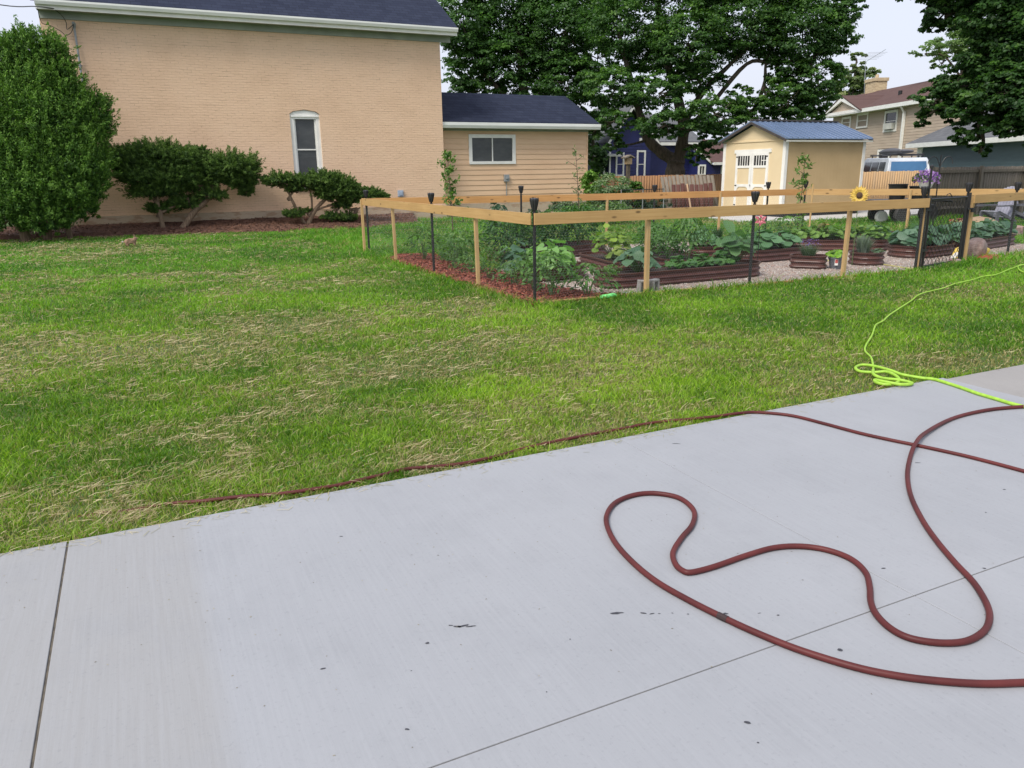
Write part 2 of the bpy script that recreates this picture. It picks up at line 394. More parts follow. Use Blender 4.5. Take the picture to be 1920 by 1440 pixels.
def crown(name, lobes, mat, parent, size, c_dark, c_mid, c_tip, k=1.2, clump=.28, origin=Vector((0, 0, 0)), aspect=.7, spray=0, flatz=.8, tipprob=.12, dens=1.0, shoots=0, slen=1.0, inner=.0):
    """lobes: list of (centre world Vector, (rx,ry,rz) m, count)."""
    Cs, Ns, Ss, Ls, Ts = [], [], [], [], []
    ends = []
    for c, r, cnt in lobes:
        cnt = cnt * dens
        c = np.array(c) - np.array(origin); r = np.array(r)
        ncl = max(6, int(cnt / 55))
        d = unit(rng.normal(size=(ncl, 3))); rad = rng.uniform(.45, 1.0, ncl) ** .6
        # lumpy outline
        lump = 1 + .22 * np.sin(d[:, 0] * 5 + d[:, 2] * 7 + c[0]) * np.cos(d[:, 1] * 6 + c[1])
        cc = c + d * r * (rad * lump)[:, None]
        if inner: rad = rng.uniform(.55, 1.12, ncl); cc = c + d * r * (rad * lump)[:, None]
        rc = clump * float(np.mean(r)) * rng.uniform(.6, 1.3, ncl)
        tone = np.clip(rng.normal(.42, .2 + inner * .1, ncl) + .22 * d[:, 2] + inner * (rad - .88) * 1.6, 0, 1)  # shade painted into leaf colour: darker inside the crown, paler on top
        per = rng.poisson(cnt / ncl, ncl)
        idx = np.repeat(np.arange(ncl), per); n = len(idx)
        e = unit(rng.normal(size=(n, 3))); e[:, 2] = np.where(e[:, 2] < -.25, -e[:, 2] * .6, e[:, 2])
        er = rng.uniform(.25, 1, n) ** .5
        flat = np.array([1.12, 1.12, flatz])
        p = cc[idx] + e * flat * (rc[idx] * er)[:, None]
        nn = e * .45 + np.array([0, 0, .55]) + d[idx] * .25 + rng.normal(size=(n, 3)) * .38
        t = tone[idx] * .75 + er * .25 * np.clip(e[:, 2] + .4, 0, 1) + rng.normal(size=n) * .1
        Cs.append(p); Ns.append(nn); Ls.append(np.clip(t, 0, 1)); Ss.append(size * rng.uniform(.65, 1.25, n))
        Ts.append(e * .8 + d[idx] * .7 + np.array([0, 0, spray]) + rng.normal(size=(n, 3)) * .35)
        ends.append(cc[:: max(1, ncl // 6)] + np.array(origin))
        if shoots:
            ns = int(shoots * cnt / 260) + 3; m_ = int(34 * max(1, slen * .8))
            ds = unit(rng.normal(size=(ns, 3)) + np.array([0, 0, .45])); st_ = c + ds * r * rng.uniform(.75, .98, (ns, 1))
            dr_ = unit(ds * np.array([1, 1, .5]) + np.array([0, 0, .35 + spray * .5]) + rng.normal(size=(ns, 3)) * .3); ln = float(np.mean(r)) * rng.uniform(.15, .6, ns) ** 1.1 * slen
            u_ = rng.random((ns, m_)); off = rng.normal(size=(ns, m_, 3)) * (ln[:, None] * .17 * (1.05 - u_ * .9))[..., None]
            p = (st_[:, None] + dr_[:, None] * (u_ * ln[:, None])[..., None] + off).reshape(-1, 3); k_ = len(p)
            Cs.append(p); Ns.append(rng.normal(size=(k_, 3)) + np.array([0, 0, .4])); Ts.append(np.repeat(dr_, m_, 0) + rng.normal(size=(k_, 3)) * .35)
            Ls.append(np.clip(.35 + u_.ravel() * .5 + rng.normal(size=k_) * .12, 0, 1)); Ss.append(size * rng.uniform(.6, 1.2, k_))
    C = np.concatenate(Cs); Nn = np.concatenate(Ns); S = np.concatenate(Ss); t = np.concatenate(Ls); T = np.concatenate(Ts)
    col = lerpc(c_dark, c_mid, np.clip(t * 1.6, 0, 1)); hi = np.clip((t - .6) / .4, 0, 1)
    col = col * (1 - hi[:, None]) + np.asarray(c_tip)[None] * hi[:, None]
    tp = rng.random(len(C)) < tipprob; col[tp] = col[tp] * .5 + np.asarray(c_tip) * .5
    col *= rng.uniform(.8, 1.2, (len(C), 1))
    leaves(name, C, Nn, S, col, mat, parent, aspect, T if spray or aspect < .5 else None)
    return ends

def lobe(px, py, rx, rz, d, ry=None, k=1.2):
    c = atD(px, py, d); s = d / 1496.
    return (c, (rx * s, (ry or (rx + rz) / 2) * s, rz * s), k * rx * rz)

# ------------------------------------------------------------------ world / light / camera
SUN_EL, SUN_AZ = radians(50), radians(205)   # direction the light comes from, world angle from +X
w = bpy.data.worlds.new('World'); scn.world = w; w.use_nodes = True; nt = w.node_tree
bg = nt.nodes['Background']; sky = N(nt, 'ShaderNodeTexSky', sky_type='NISHITA'); sky.sun_disc = False
sky.sun_elevation = SUN_EL; sky.sun_rotation = radians(90) - SUN_AZ
sky.air_density = 1.2; sky.dust_density = 4; sky.ozone_density = 1.5
mix = mixc(nt, .74, sky.outputs[0], (6.9, 7.15, 8.3))
nt.links.new(mix, bg.inputs['Color']); bg.inputs['Strength'].default_value = .110
sd = bpy.data.lights.new('sun', 'SUN'); sd.energy = 2.5; sd.angle = radians(24); sd.color = (1, .95, .87)
so = bpy.data.objects.new('sun', sd); COL.objects.link(so)
dv = Vector((cos(SUN_AZ) * cos(SUN_EL), sin(SUN_AZ) * cos(SUN_EL), sin(SUN_EL)))
so.rotation_euler = dv.to_track_quat('Z', 'Y').to_euler()

cd = bpy.data.cameras.new('camera'); cam = bpy.data.objects.new('camera', cd); COL.objects.link(cam)
cd.sensor_fit = 'HORIZONTAL'; cd.sensor_width = 36; cd.lens = 36 * F / 1920; cd.clip_end = 2000; cd.clip_start = .05
v = Vector((cos(YAW), sin(YAW), 0)); f = Vector((cos(PITCH) * v.x, cos(PITCH) * v.y, -sin(PITCH)))
r = Vector((v.y, -v.x, 0)); u = r.cross(f)
c, s = cos(ROLL), sin(ROLL)
# ray(): image x,y are turned by ROLL before use
R_ = r * c + u * s; U_ = -r * s + u * c
cam.matrix_world = Matrix(((R_.x, U_.x, -f.x, 0), (R_.y, U_.y, -f.y, 0), (R_.z, U_.z, -f.z, CAMH), (0, 0, 0, 1)))
scn.camera = cam
scn.render.engine = 'CYCLES'
scn.view_settings.view_transform = 'Standard'; scn.view_settings.look = 'None'
scn.view_settings.exposure = 0.36; scn.view_settings.gamma = 1
scn.cycles.max_bounces = 6; scn.cycles.transparent_max_bounces = 8

# ================================================================== SETTING
GARDEN = [(4.5, 8.66), (11.52, 8.5), (13.0, 8.82), (17.6, 9.5), (14.7, 14.1), (8.9, 15.1), (4.5, 16.5)]
MULCHBED = [(-5, 27.3), (-5, 26.2), (-.8, 25.7), (1.2, 25.3), (2.6, 25.0), (4.0, 24.3), (5.6, 23.8), (7.2, 24.3), (8.9, 25.9), (9.2, 27.3)]
MSTRIP = [(4.42, 8.6), (6.0, 8.6), (5.6, 9.0), (5.35, 10.3), (5.5, 12), (5.3, 14), (5.6, 15.3), (4.9, 15.6), (4.4, 14.9)]
GRAVEL = [(4.6, 8.66), (11.52, 8.5), (13.0, 8.82), (17.6, 9.5), (14.7, 14.1), (10.6, 14.9), (9.4, 15.0), (6.6, 12.7), (5.4, 12.2), (4.6, 12.0)]
PADX, PADY = 5.62, 3.83
SLAB = [(19.2, 23.4), (17.7, 21.2), (17.4, 19.3), (18.4, 18.3), (20.2, 18.2), (30, 18.9), (30, 24.2), (19.2, 24.2)]

def bigsheet(name, poly, z, mat, sub=False):
    mb = MB(); mb.add([(p[0], p[1], z) for p in poly], [tuple(range(len(poly)))])
    o = mb.build(name, mat); tag(o, kind='structure'); return o

# ground
m, nt, b = nodes('lawn_ground')
n1 = noise(nt, geo(nt), .45, 4); n2 = noise(nt, geo(nt, (1, 1, 1)), 26, 4, .7); n3 = noise(nt, geo(nt, (1, 3, 1)), 1.4, 5, .65)
g = ramp(nt, n2, [(.3, (.035, .06, .012)), (.7, (.11, .18, .028))])
g = mixc(nt, ramp(nt, n3, [(.5, (0, 0, 0)), (.68, (.55, .55, .55))]), g, (.19, .165, .08))
g = mixc(nt, ramp(nt, n1, [(.35, (0, 0, 0)), (.65, (.35, .35, .35))]), g, (.05, .11, .02))
nt.links.new(g, b.inputs['Base Color']); b.inputs['Roughness'].default_value = .9
bump(nt, n2, b, .8, .04)
M['ground'] = m
bigsheet('ground', [(-400, -300), (500, -300), (500, 600), (-400, 600)], 0, M['ground'])

# concrete pad: panels with joints between them
def concrete(name, c1, c2, tint=False):
    m, nt, b = nodes(name)
    n1 = noise(nt, geo(nt), .8, 5, .6); n2 = noise(nt, geo(nt), 60, 4, .7); n3 = noise(nt, geo(nt, (45, 1.2, 1)), 1.6, 4, .7)
    c = ramp(nt, n1, [(.3, c2), (.7, c1)])
    if tint:      # older, browner pour towards the left joint with a soft irregular edge
        g = N(nt, 'ShaderNodeNewGeometry'); s = N(nt, 'ShaderNodeSeparateXYZ'); nt.links.new(g.outputs['Position'], s.inputs[0])
        a = N(nt, 'ShaderNodeMath', operation='ADD'); nt.links.new(s.outputs[0], a.inputs[0])
        nn = N(nt, 'ShaderNodeMath', operation='MULTIPLY_ADD'); nt.links.new(noise(nt, geo(nt), 3, 3), nn.inputs[0]); nn.inputs[1].default_value = .05; nn.inputs[2].default_value = -.025
        nt.links.new(nn.outputs[0], a.inputs[1])
        mr = N(nt, 'ShaderNodeMapRange'); mr.inputs[1].default_value = .02; mr.inputs[2].default_value = .10; mr.inputs[3].default_value = 1; mr.inputs[4].default_value = 0
        nt.links.new(a.outputs[0], mr.inputs[0])
        c = mixc(nt, mr.outputs[0], c, (.29, .292, .294))
    st = noise(nt, geo(nt), 2.3, 6, .7)
    c = mixc(nt, ramp(nt, st, [(.5, (0, 0, 0)), (.7, (.35, .35, .35))]), c, tuple(x * .86 for x in c2))
    c = mixc(nt, ramp(nt, n3, [(.4, (0, 0, 0)), (.65, (.24, .24, .24))]), c, tuple(x * 1.12 for x in c1))
    c = mixc(nt, ramp(nt, n2, [(.28, (.28, .28, .28)), (.43, (0, 0, 0))]), c, tuple(x * .6 for x in c2))
    v = N(nt, 'ShaderNodeTexVoronoi'); v.inputs['Scale'].default_value = 4.3; nt.links.new(geo(nt), v.inputs['Vector'])
    c = mixc(nt, ramp(nt, v.outputs['Distance'], [(.008, (.4, .4, .4)), (.02, (0, 0, 0))]), c, tuple(x * .45 for x in c2))
    nt.links.new(c, b.inputs['Base Color']); b.inputs['Roughness'].default_value = .75
    nb = bump(nt, n3, b, .22, .002); bump(nt, n2, b, .3, .0015, nb); return m
M['concrete'] = concrete('driveway_concrete', (.322, .332, .350), (.288, .298, .316), True)
M['concrete2'] = concrete('older_concrete', (.30, .288, .275), (.26, .248, .236))
M['slabc'] = concrete('slab_concrete', (.55, .54, .52), (.48, .47, .45))
M['jointdark'] = mk('joint_filler', (.08, .07, .058), (.14, .12, .09), ns=20, rough=.9)
CZ = .03
pad = MB()
xs = [(-14, -6.5), (-6.494, -.464), (-.455, 2.566), (2.569, PADX)]
ys = [(-8, -2.2), (-2.195, 1.738), (1.743, PADY)]
for x0, x1 in xs:
    for y0, y1 in ys: pad.box(x0, x1, y0, y1, -.08, CZ)
tag(pad.build('driveway', M['concrete'], bevel=.0025), kind='structure')
mb = MB(); mb.box(-14, PADX, -8, PADY - .02, -.07, CZ - .005); tag(mb.build('driveway_joint', M['jointdark']), kind='structure')
mb = MB()
for x0, x1 in ((PADX + .012, 9.2), (9.206, 14)):
    mb.box(x0, x1, -8, 3.80, -.08, CZ - .003)
tag(mb.build('side_pavement', M['concrete2'], bevel=.0025), kind='structure')
# tar spots and scraps on the pad
def blob(mb, p, rx, ry, ang, z, n=9):
    o = []
    for k in range(n):
        a = 2 * pi * k / n; q = random.uniform(.55, 1.15)
        x, y = rx * q * cos(a), ry * q * sin(a)
        o.append((p.x + x * cos(ang) - y * sin(ang), p.y + x * sin(ang) + y * cos(ang), z))
    mb.add(o, [tuple(range(n))])
mb = MB(); aa = radians(-25)
for px, py, a_, b_ in ((845, 1173, .012, .004), (858, 1175, .02, .006), (868, 1174, .03, .007), (880, 1175, .016, .005), (888, 1174, .012, .003), (801, 1206, .011, .006), (606, 1254, .011, .004),
        (763, 1368, .009, .004), (640, 1006, .012, .004), (1155, 1150, .03, .007), (1206, 1150, .018, .005), (1222, 1151, .012, .003), (1236, 1151, .008, .003), (1261, 1150, .005, .003), (1290, 1152, .006, .003),
        (1360, 1151, .014, .006), (1424, 1150, .008, .002), (1459, 1154, .006, .004), (1576, 1219, .011, .008), (1402, 1355, .011, .007), (1421, 1393, .004, .003), (1656, 1066, .014, .004),
        (1845, 1066, .008, .005), (1720, 868, .02, .004), (1268, 832, .03, .004), (771, 1258, .003, .003), (1025, 1298, .003, .003), (1069, 1199, .003, .003), (1883, 918, .008, .004), (1848, 961, .006, .004)):
    blob(mb, at(px, py, CZ), a_, b_, aa + random.uniform(-.3, .3), CZ + .0015)
tag(mb.build('driveway_stains', mk('tar_spot', (.03, .032, .04), (.07, .07, .08), ns=60, rough=.6)), kind='structure')

# gravel
m, nt, b = nodes('pea_gravel')
vo = N(nt, 'ShaderNodeTexVoronoi'); vo.inputs['Scale'].default_value = 42; nt.links.new(geo(nt), vo.inputs['Vector'])
sp = N(nt, 'ShaderNodeSeparateColor'); nt.links.new(vo.outputs['Color'], sp.inputs[0])
c = ramp(nt, sp.outputs[0], [(0, (.25, .18, .15)), (.35, (.46, .37, .31)), (.6, (.54, .47, .40)), (.8, (.38, .34, .32)), (1, (.62, .56, .50))])
dk = ramp(nt, vo.outputs['Distance'], [(.3, (0, 0, 0)), (.75, (.7, .7, .7))])
c = mixc(nt, dk, c, (.13, .095, .075))
nt.links.new(c, b.inputs['Base Color']); b.inputs['Roughness'].default_value = .8
inv = N(nt, 'ShaderNodeMath', operation='SUBTRACT'); inv.inputs[0].default_value = 1; nt.links.new(vo.outputs['Distance'], inv.inputs[1])
bump(nt, inv.outputs[0], b, .8, .015)
M['gravel'] = m
g = MB(); g.prism(GRAVEL, -.02, .012)
tag(g.build('gravel_bed', M['gravel']), kind='structure')
def mulchmat(name, c1, c2, c3):
    m, nt, b = nodes(name)
    n1 = noise(nt, geo(nt, (1, 2, 1)), 22, 5, .7); n2 = noise(nt, geo(nt), 1.5, 3)
    c = ramp(nt, n1, [(.3, c3), (.5, c2), (.7, c1)]); c = mixc(nt, ramp(nt, n2, [(.4, (0, 0, 0)), (.7, (.5, .5, .5))]), c, c3)
    nt.links.new(c, b.inputs['Base Color']); b.inputs['Roughness'].default_value = .9; bump(nt, n1, b, 1, .04); return m
M['mulch'] = mulchmat('red_mulch', (.36, .10, .055), (.25, .062, .035), (.11, .035, .022))
M['oldmulch'] = mulchmat('brown_mulch', (.27, .15, .10), (.18, .09, .06), (.08, .042, .028))
g = MB(); g.prism([(4.42, 8.6), (6.0, 8.6), (5.6, 9.0), (5.35, 10.3), (5.5, 12), (5.3, 14), (5.6, 15.3), (4.9, 15.6), (4.4, 14.9)], -.02, .03)
tag(g.build('mulch_strip', M['mulch']), kind='structure')
g = MB(); g.prism(MULCHBED, -.02, .03); tag(g.build('mulch_bed', M['oldmulch']), kind='structure')
def mound(x, y): return .02 + .27 * np.clip((y - 24.9) / 2.3, 0, 1) ** 1.2 * (.85 + .3 * fbm(x * 1.3, y * 1.3, 77, 3))
gx_, gy_ = np.meshgrid(np.linspace(-5, 9.1, 120), np.linspace(24.7, 27.22, 24)); gx_ = gx_.ravel(); gy_ = gy_.ravel()
edge_ = np.interp(gx_, [-5, -.8, 1.2, 2.6, 4, 5.6, 7.2, 8.9, 9.2], [26.2, 25.7, 25.3, 25.0, 24.75, 24.7, 24.75, 25.9, 27.2])
gz_ = np.where(gy_ < edge_ + .1, -.02, mound(gx_, gy_))
kk = np.arange(120 * 24).reshape(24, 120)
Fq = np.stack([kk[:-1, :-1], kk[:-1, 1:], kk[1:, 1:], kk[1:, :-1]], -1).reshape(-1, 4)
tag(npmesh('soil_bank', np.stack([gx_, gy_, gz_], 1), Fq, M['oldmulch'], smooth=True), kind='structure')
g = MB(); g.prism(SLAB, -.02, .05); tag(g.build('shed_slab', M['slabc']), kind='structure')

# loose pebbles and mulch chips (stuff)
def scatter_poly(poly, n):
    xs_ = [p[0] for p in poly]; ys_ = [p[1] for p in poly]
    x = rng.uniform(min(xs_), max(xs_), n); y = rng.uniform(min(ys_), max(ys_), n)
    k = inpoly(x, y, poly); return x[k], y[k]
x, y = scatter_poly(GRAVEL, 60000)
k = (rng.random(len(x)) < (11. / np.hypot(x, y)) ** 2) & ~((x < 5.4) & (y < 15)); x, y = x[k], y[k]; n = len(x)
r0 = rng.uniform(.006, .017, n)
oc = np.array([[1, 0, 0], [0, 1, 0], [-1, 0, 0], [0, -1, 0], [0, 0, .7], [0, 0, -.7]])
V = np.stack([x, y, np.full(n, .016)], 1)[:, None] + oc[None] * r0[:, None, None] * rng.uniform(.7, 1.3, (n, 6, 1))
fc = np.array([[0, 1, 4], [1, 2, 4], [2, 3, 4], [3, 0, 4], [1, 0, 5], [2, 1, 5], [3, 2, 5], [0, 3, 5]])
pal = np.array([[.48, .38, .32], [.58, .5, .43], [.36, .30, .27], [.64, .6, .55], [.30, .2, .16], [.5, .34, .28]])
npmesh('loose_pebbles', V.reshape(-1, 3), (np.arange(n)[:, None, None] * 6 + fc).reshape(-1, 3), M['chips'], None, np.repeat(pal[rng.integers(0, 6, n)], 6, 0))
tag(bpy.data.objects['loose_pebbles'], kind='stuff')

def flakes(name, x, y, z, L, W, col, zj=.02, tilt=.3, kind='stuff'):
    n = len(x); a = rng.uniform(0, 2 * pi, n)
    T = np.stack([np.cos(a), np.sin(a), rng.normal(size=n) * tilt], 1); B = np.stack([-np.sin(a), np.cos(a), rng.normal(size=n) * tilt], 1)
    C = np.stack([x, y, z + rng.uniform(0, zj, n)], 1)
    l = (L * rng.uniform(.5, 1.3, n))[:, None] / 2; w_ = (W * rng.uniform(.6, 1.3, n))[:, None] / 2
    V = np.stack([C - T * l - B * w_, C + T * l - B * w_, C + T * l + B * w_, C - T * l + B * w_], 1).reshape(-1, 3)
    o = npmesh(name, V, np.arange(n * 4).reshape(-1, 4), M['chips'], None, np.repeat(col, 4, 0)); tag(o, kind=kind); return o
x, y = scatter_poly([(4.42, 8.6), (6.0, 8.6), (5.6, 9.0), (5.35, 10.3), (5.5, 12), (5.3, 14), (5.6, 15.3), (4.9, 15.6), (4.4, 14.9)], 26000)
n = len(x); flakes('mulch_chips', x, y, .03, .045, .014, lerpc((.12, .035, .022), (.42, .12, .07), rng.random(n)))
x, y = scatter_poly(MULCHBED, 16000); n = len(x)
flakes('brown_chips', x, y, np.where(y > 25.1, mound(x, y), .03), .07, .02, lerpc((.05, .025, .016), (.25, .12, .07), rng.random(n)))

# ------------------------------------------------------------------ lawn
LAWNX = lambda x, y: ~(((x < PADX + .012) & (y < PADY + .01)) | ((x >= PADX) & (y < 3.8))) & ~inpoly(x, y, GRAVEL) & ~inpoly(x, y, MSTRIP) & ~inpoly(x, y, SLAB) & ~inpoly(x, y, MULCHBED) \
    & ~((y > 27.2) & (x > -2) & (x < 17)) & ~((x > 19.6) & (x < 23.6) & (y > 19.9) & (y < 23.2)) & ~((y > 28.4)) & ~((y > 17.2) & (x > 23))
def straw_field(x, y):
    s = fbm(x * .55 + 3, y * .75, 11, 4); t = fbm(x * 2.1, y * 3.0, 23, 3)
    # raked areas: left middle lawn and a band along the concrete
    b1 = np.exp(-((x - 1.0) / 3.0) ** 2 - ((y - 8.0) / 2.8) ** 2) * .17
    b2 = np.exp(-((y - 4.15) / .35) ** 2) * np.where(x > 1.2, .17, .04)
    b3 = np.exp(-((x - 2.5) / 1.5) ** 2 - ((y - 6.) / 1.2) ** 2) * .07
    b4 = np.exp(-((x + .8) / 1.6) ** 2 - ((y - 21) / 2.5) ** 2) * .15
    edge = ((y > 24.5) & (x < 3)) * .06
    return s * .62 + t * .38 + b1 + b2 + b3 + b4 + edge
def polar(n, r0, r1, p=1.0):
    th = rng.uniform(radians(22), radians(108), n); u_ = rng.random(n)
    r_ = r0 * (r1 / r0) ** u_
    return r_ * np.cos(th), r_ * np.sin(th), r_
def blades(name, n, r0, r1, hmul=1, tall=False):
    x, y, r_ = polar(n, r0, r1)
    k = LAWNX(x, y)
    sf = straw_field(x, y)
    k &= rng.random(n) < np.clip(1.1 - (sf - .5) * 2.4, .42, 1)
    x, y, r_, sf = x[k], y[k], r_[k], sf[k]; n = len(x)
    cl = fbm(x * 7, y * 7, 5, 2); cl2 = fbm(x * .8, y * .8, 9, 3)
    near = np.hypot(np.clip(4.5 - x, 0, 9) + np.clip(x - 12, 0, 9) * 0, np.clip(8.66 - y, 0, 9))   # long tufts at the fence foot
    tuft = np.exp(-(near / .35) ** 2)
    h = (.018 + .034 * cl ** 1.5 + .016 * cl2) * rng.uniform(.5, 1.5, n) * hmul * (1 + 1.5 * tuft)
    h *= np.where(sf > .58, .75, 1)
    wd = .0017 * np.maximum(1, r_ / 3.3) ** .85 * rng.uniform(.6, 1.3, n)
    a = rng.uniform(0, 2 * pi, n); lean = rng.uniform(.2, 1.3, n) * h * 1.2
    dx, dy = np.cos(a) * lean, np.sin(a) * lean
    fa = rng.uniform(0, pi, n); wx, wy = np.cos(fa) * wd, np.sin(fa) * wd
    z0 = np.zeros(n)
    V = np.stack([np.stack([x - wx, y - wy, z0 - .005], 1), np.stack([x + wx, y + wy, z0 - .005], 1),
                  np.stack([x + dx * .35 + wx * .85, y + dy * .35 + wy * .85, h * .6], 1), np.stack([x + dx * .35 - wx * .85, y + dy * .35 - wy * .85, h * .6], 1),
                  np.stack([x + dx, y + dy, h], 1)], 1).reshape(-1, 3)
    b0 = np.arange(n)[:, None] * 5
    Fc = np.concatenate([b0 + np.array([0, 1, 2]), b0 + np.array([0, 2, 3]), b0 + np.array([3, 2, 4])])
    t = np.clip(rng.normal(.48, .32, n) + (cl2 - .5) * 1.7, 0, 1)
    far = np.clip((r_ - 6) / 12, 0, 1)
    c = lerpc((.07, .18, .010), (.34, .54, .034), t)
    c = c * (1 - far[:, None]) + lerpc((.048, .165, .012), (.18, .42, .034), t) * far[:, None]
    dry = (rng.random(n) < .08 + np.clip(sf - .47, 0, .4) * 2.2); c[dry] = lerpc((.26, .25, .08), (.50, .44, .22), rng.random(dry.sum()))
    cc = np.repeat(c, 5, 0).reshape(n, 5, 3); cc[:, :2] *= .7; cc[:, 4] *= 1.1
    o = npmesh(name, V, Fc, M['blade'], None, cc.reshape(-1, 3)); tag(o, kind='stuff'); return o
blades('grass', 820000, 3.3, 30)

def straw(name, n, thr):
    x, y, r_ = polar(n, 3.4, 27)
    sf = straw_field(x, y); k = LAWNX(x, y) & (rng.random(n) < np.clip((sf - thr) * 2.9, .05, .52) * (.35 + 1.1 * (fbm(x * 5, y * 7, 61, 2) > .52)))
    x, y, r_, sf = x[k], y[k], r_[k], sf[k]; n = len(x)
    L = rng.uniform(.03, .15, n) * rng.uniform(.4, 1, n) * np.maximum(1, r_ / 7) ** .3; wd = .00075 * np.maximum(1, r_ / 3.6) ** .8 * rng.uniform(.7, 1.4, n)
    a = rng.uniform(0, pi, n) + rng.normal(0, .3, n); bend = rng.normal(0, .2, n)
    z = rng.uniform(.006, .036, n); sl = rng.normal(0, .16, n)
    P = []
    for i, tt in enumerate((-.5, 0, .5)):
        aa_ = a + bend * tt * 2
        P.append(np.stack([x + np.cos(aa_) * L * tt, y + np.sin(aa_) * L * tt, np.maximum(.006, z + sl * L * tt + (0.003 if i == 1 else 0))], 1))
    up = np.stack([-np.sin(a) * wd, np.cos(a) * wd, wd * .7], 1)
    V = np.stack([P[0] - up, P[0] + up, P[1] - up, P[1] + up, P[2] - up * .6, P[2] + up * .6], 1).reshape(-1, 3)
    b0 = np.arange(n)[:, None] * 6
    Fc = np.concatenate([b0 + np.array([0, 2, 3, 1]), b0 + np.array([2, 4, 5, 3])])
    c = lerpc((.26, .21, .08), (.66, .57, .33), rng.random(n) ** 1.2); br = rng.random(n) < .2; c[br] *= np.array([.55, .45, .4])
    o = npmesh(name, V, Fc, M['straw'], None, np.repeat(c, 6, 0)); tag(o, kind='stuff'); return o
straw('dry_straw', 340000, .45)
# ================================================================== BUILDINGS
def boards(mb, x0, x1, z0, z1, y=0, e=.19, lap=.022, holes=()):
    """clapboards on the plane y, facing -y; holes = (x0,x1,z0,z1)"""
    z = z0
    while z < z1 - .01:
        zt = min(z + e, z1)
        segs = [(x0, x1)]
        for hx0, hx1, hz0, hz1 in holes:
            if hz0 < (z + zt) / 2 < hz1:
                ns = []
                for a, b_ in segs:
                    if hx1 <= a or hx0 >= b_: ns.append((a, b_)); continue
                    if hx0 > a: ns.append((a, hx0))
                    if hx1 < b_: ns.append((hx1, b_))
                segs = ns
        for a, b_ in segs:
            mb.add([(a, y - lap, z), (b_, y - lap, z), (b_, y - .004, zt), (a, y - .004, zt), (a, y + .02, z), (b_, y + .02, z)],
                   [(0, 1, 2, 3), (4, 5, 1, 0), (0, 3, 4), (1, 5, 2)])
        z = zt
def window(parent, x0, x1, z0, z1, y=0, fr=.09, proj=.03, bars=(), hbars=(), pane=None, name='window', lab=None, depth=.06, frame=None):
    """window part: frame mesh with sub-part pane"""
    f = MB(); yo = y - proj
    f.box(x0, x1, yo, y + depth, z1 - fr, z1); f.box(x0 - .0, x1 + .0, yo - .01, y + depth, z0, z0 + fr * .8)
    f.box(x0, x0 + fr, yo, y + depth, z0 + fr * .8, z1 - fr); f.box(x1 - fr, x1, yo, y + depth, z0 + fr * .8, z1 - fr)
    for bx in bars: f.box(bx - .018, bx + .018, yo + .012, y + depth - .004, z0 + fr * .8, z1 - fr)
    for bz in hbars: f.box(x0 + fr, x1 - fr, yo + .014, y + depth - .006, bz - .02, bz + .02)
    fo = f.build(name, frame or M['white'], parent)
    p = MB(); p.box(x0 + fr * .9, x1 - fr * .9, y + .002, y + .03, z0 + fr * .7, z1 - fr * .9)
    po = p.build('pane', pane or M['glass'], fo)
    if lab: fo['label'] = lab
    return fo

HY = 27.2
house = thing('brick_house', 'large peach painted brick house with dark shingle roof and lower clapboard annex behind the lawn', 'house', (-1.65, HY, 0))
hx = lambda x: x + 1.65
W = 12.08; SZ = 6.2
wx0, wx1, wz0, wz1 = hx(5.08), hx(6.06), 1.25, 3.62
b_ = MB()   # front wall as panels round the window opening
DP = 7.5
b_.box(0, wx0, 0, .3, .5, SZ); b_.box(wx1, W, 0, .3, .5, SZ); b_.box(wx0, wx1, 0, .3, .5, wz0)
arch = [(wx0, wz1 - .02), (wx0 + .12, wz1 + .06), ((wx0 + wx1) / 2, wz1 + .11), (wx1 - .12, wz1 + .06), (wx1, wz1 - .02), (wx1, SZ), (wx0, SZ)]
b_.yprism(arch, 0, .3)
b_.box(0, .3, .3, DP, .5, SZ); b_.box(W - .3, W, .3, DP, .5, SZ); b_.box(.3, W - .3, DP - .3, DP, .5, SZ)
PZ = SZ + DP / 2 * .62
b_.xprism([(0.0, SZ), (DP, SZ), (DP / 2, PZ)], W - .3, W); b_.xprism([(0.0, SZ), (DP, SZ), (DP / 2, PZ)], 0, .3)
b_.build('brick_wall', M['brick'], house)
f_ = MB(); f_.box(-.03, W + .03, -.035, DP + .03, -.1, .52)
f_.build('foundation', M['foundation'], house)
# eaves, gutter, roof
OV = .42; rx0, rx1 = -.02, W + .48
fr_ = MB(); fr_.box(rx0 + .02, rx1 - .1, -.05, -.004, SZ - .16, SZ + .06)
fr_.box(rx0, rx1 - .02, -OV, -.05, SZ + .03, SZ + .07)
fr_.build('soffit', M['soffit'], house)
fa = MB(); fa.box(rx0, rx1, -OV - .03, -OV, SZ + .01, SZ + .21)
fa.xprism([(-OV - .02, SZ + .0), (-OV - .02, SZ + .2), (DP / 2, PZ + .48), (DP / 2, PZ + .28)], rx1 - .04, rx1)
fa.build('fascia', M['white'], house)
gt = MB(); gt.xprism([(-OV - .03, SZ + .12), (-OV - .12, SZ + .12), (-OV - .15, SZ + .2), (-OV - .15, SZ + .25), (-OV - .13, SZ + .25), (-OV - .12, SZ + .19), (-OV - .03, SZ + .19)], rx0, rx1)
gt.build('gutter', M['gutter'], house)
rf = MB()
a0, az = -OV - .08, SZ + .2
for i in (0,):
    rf.xprism([(a0, az), (a0, az + .05), (DP / 2, az + .05 + (DP / 2 - a0) * .62), (DP - a0, az + .05), (DP - a0, az), (DP / 2, az + (DP / 2 - a0) * .62)], rx0 - .1, rx1 + .03)
rf.build('roof', M['shingle'], house)
wf = MB()
fw = .13
X0, X1 = wx0, wx1; zc = wz1 - .02
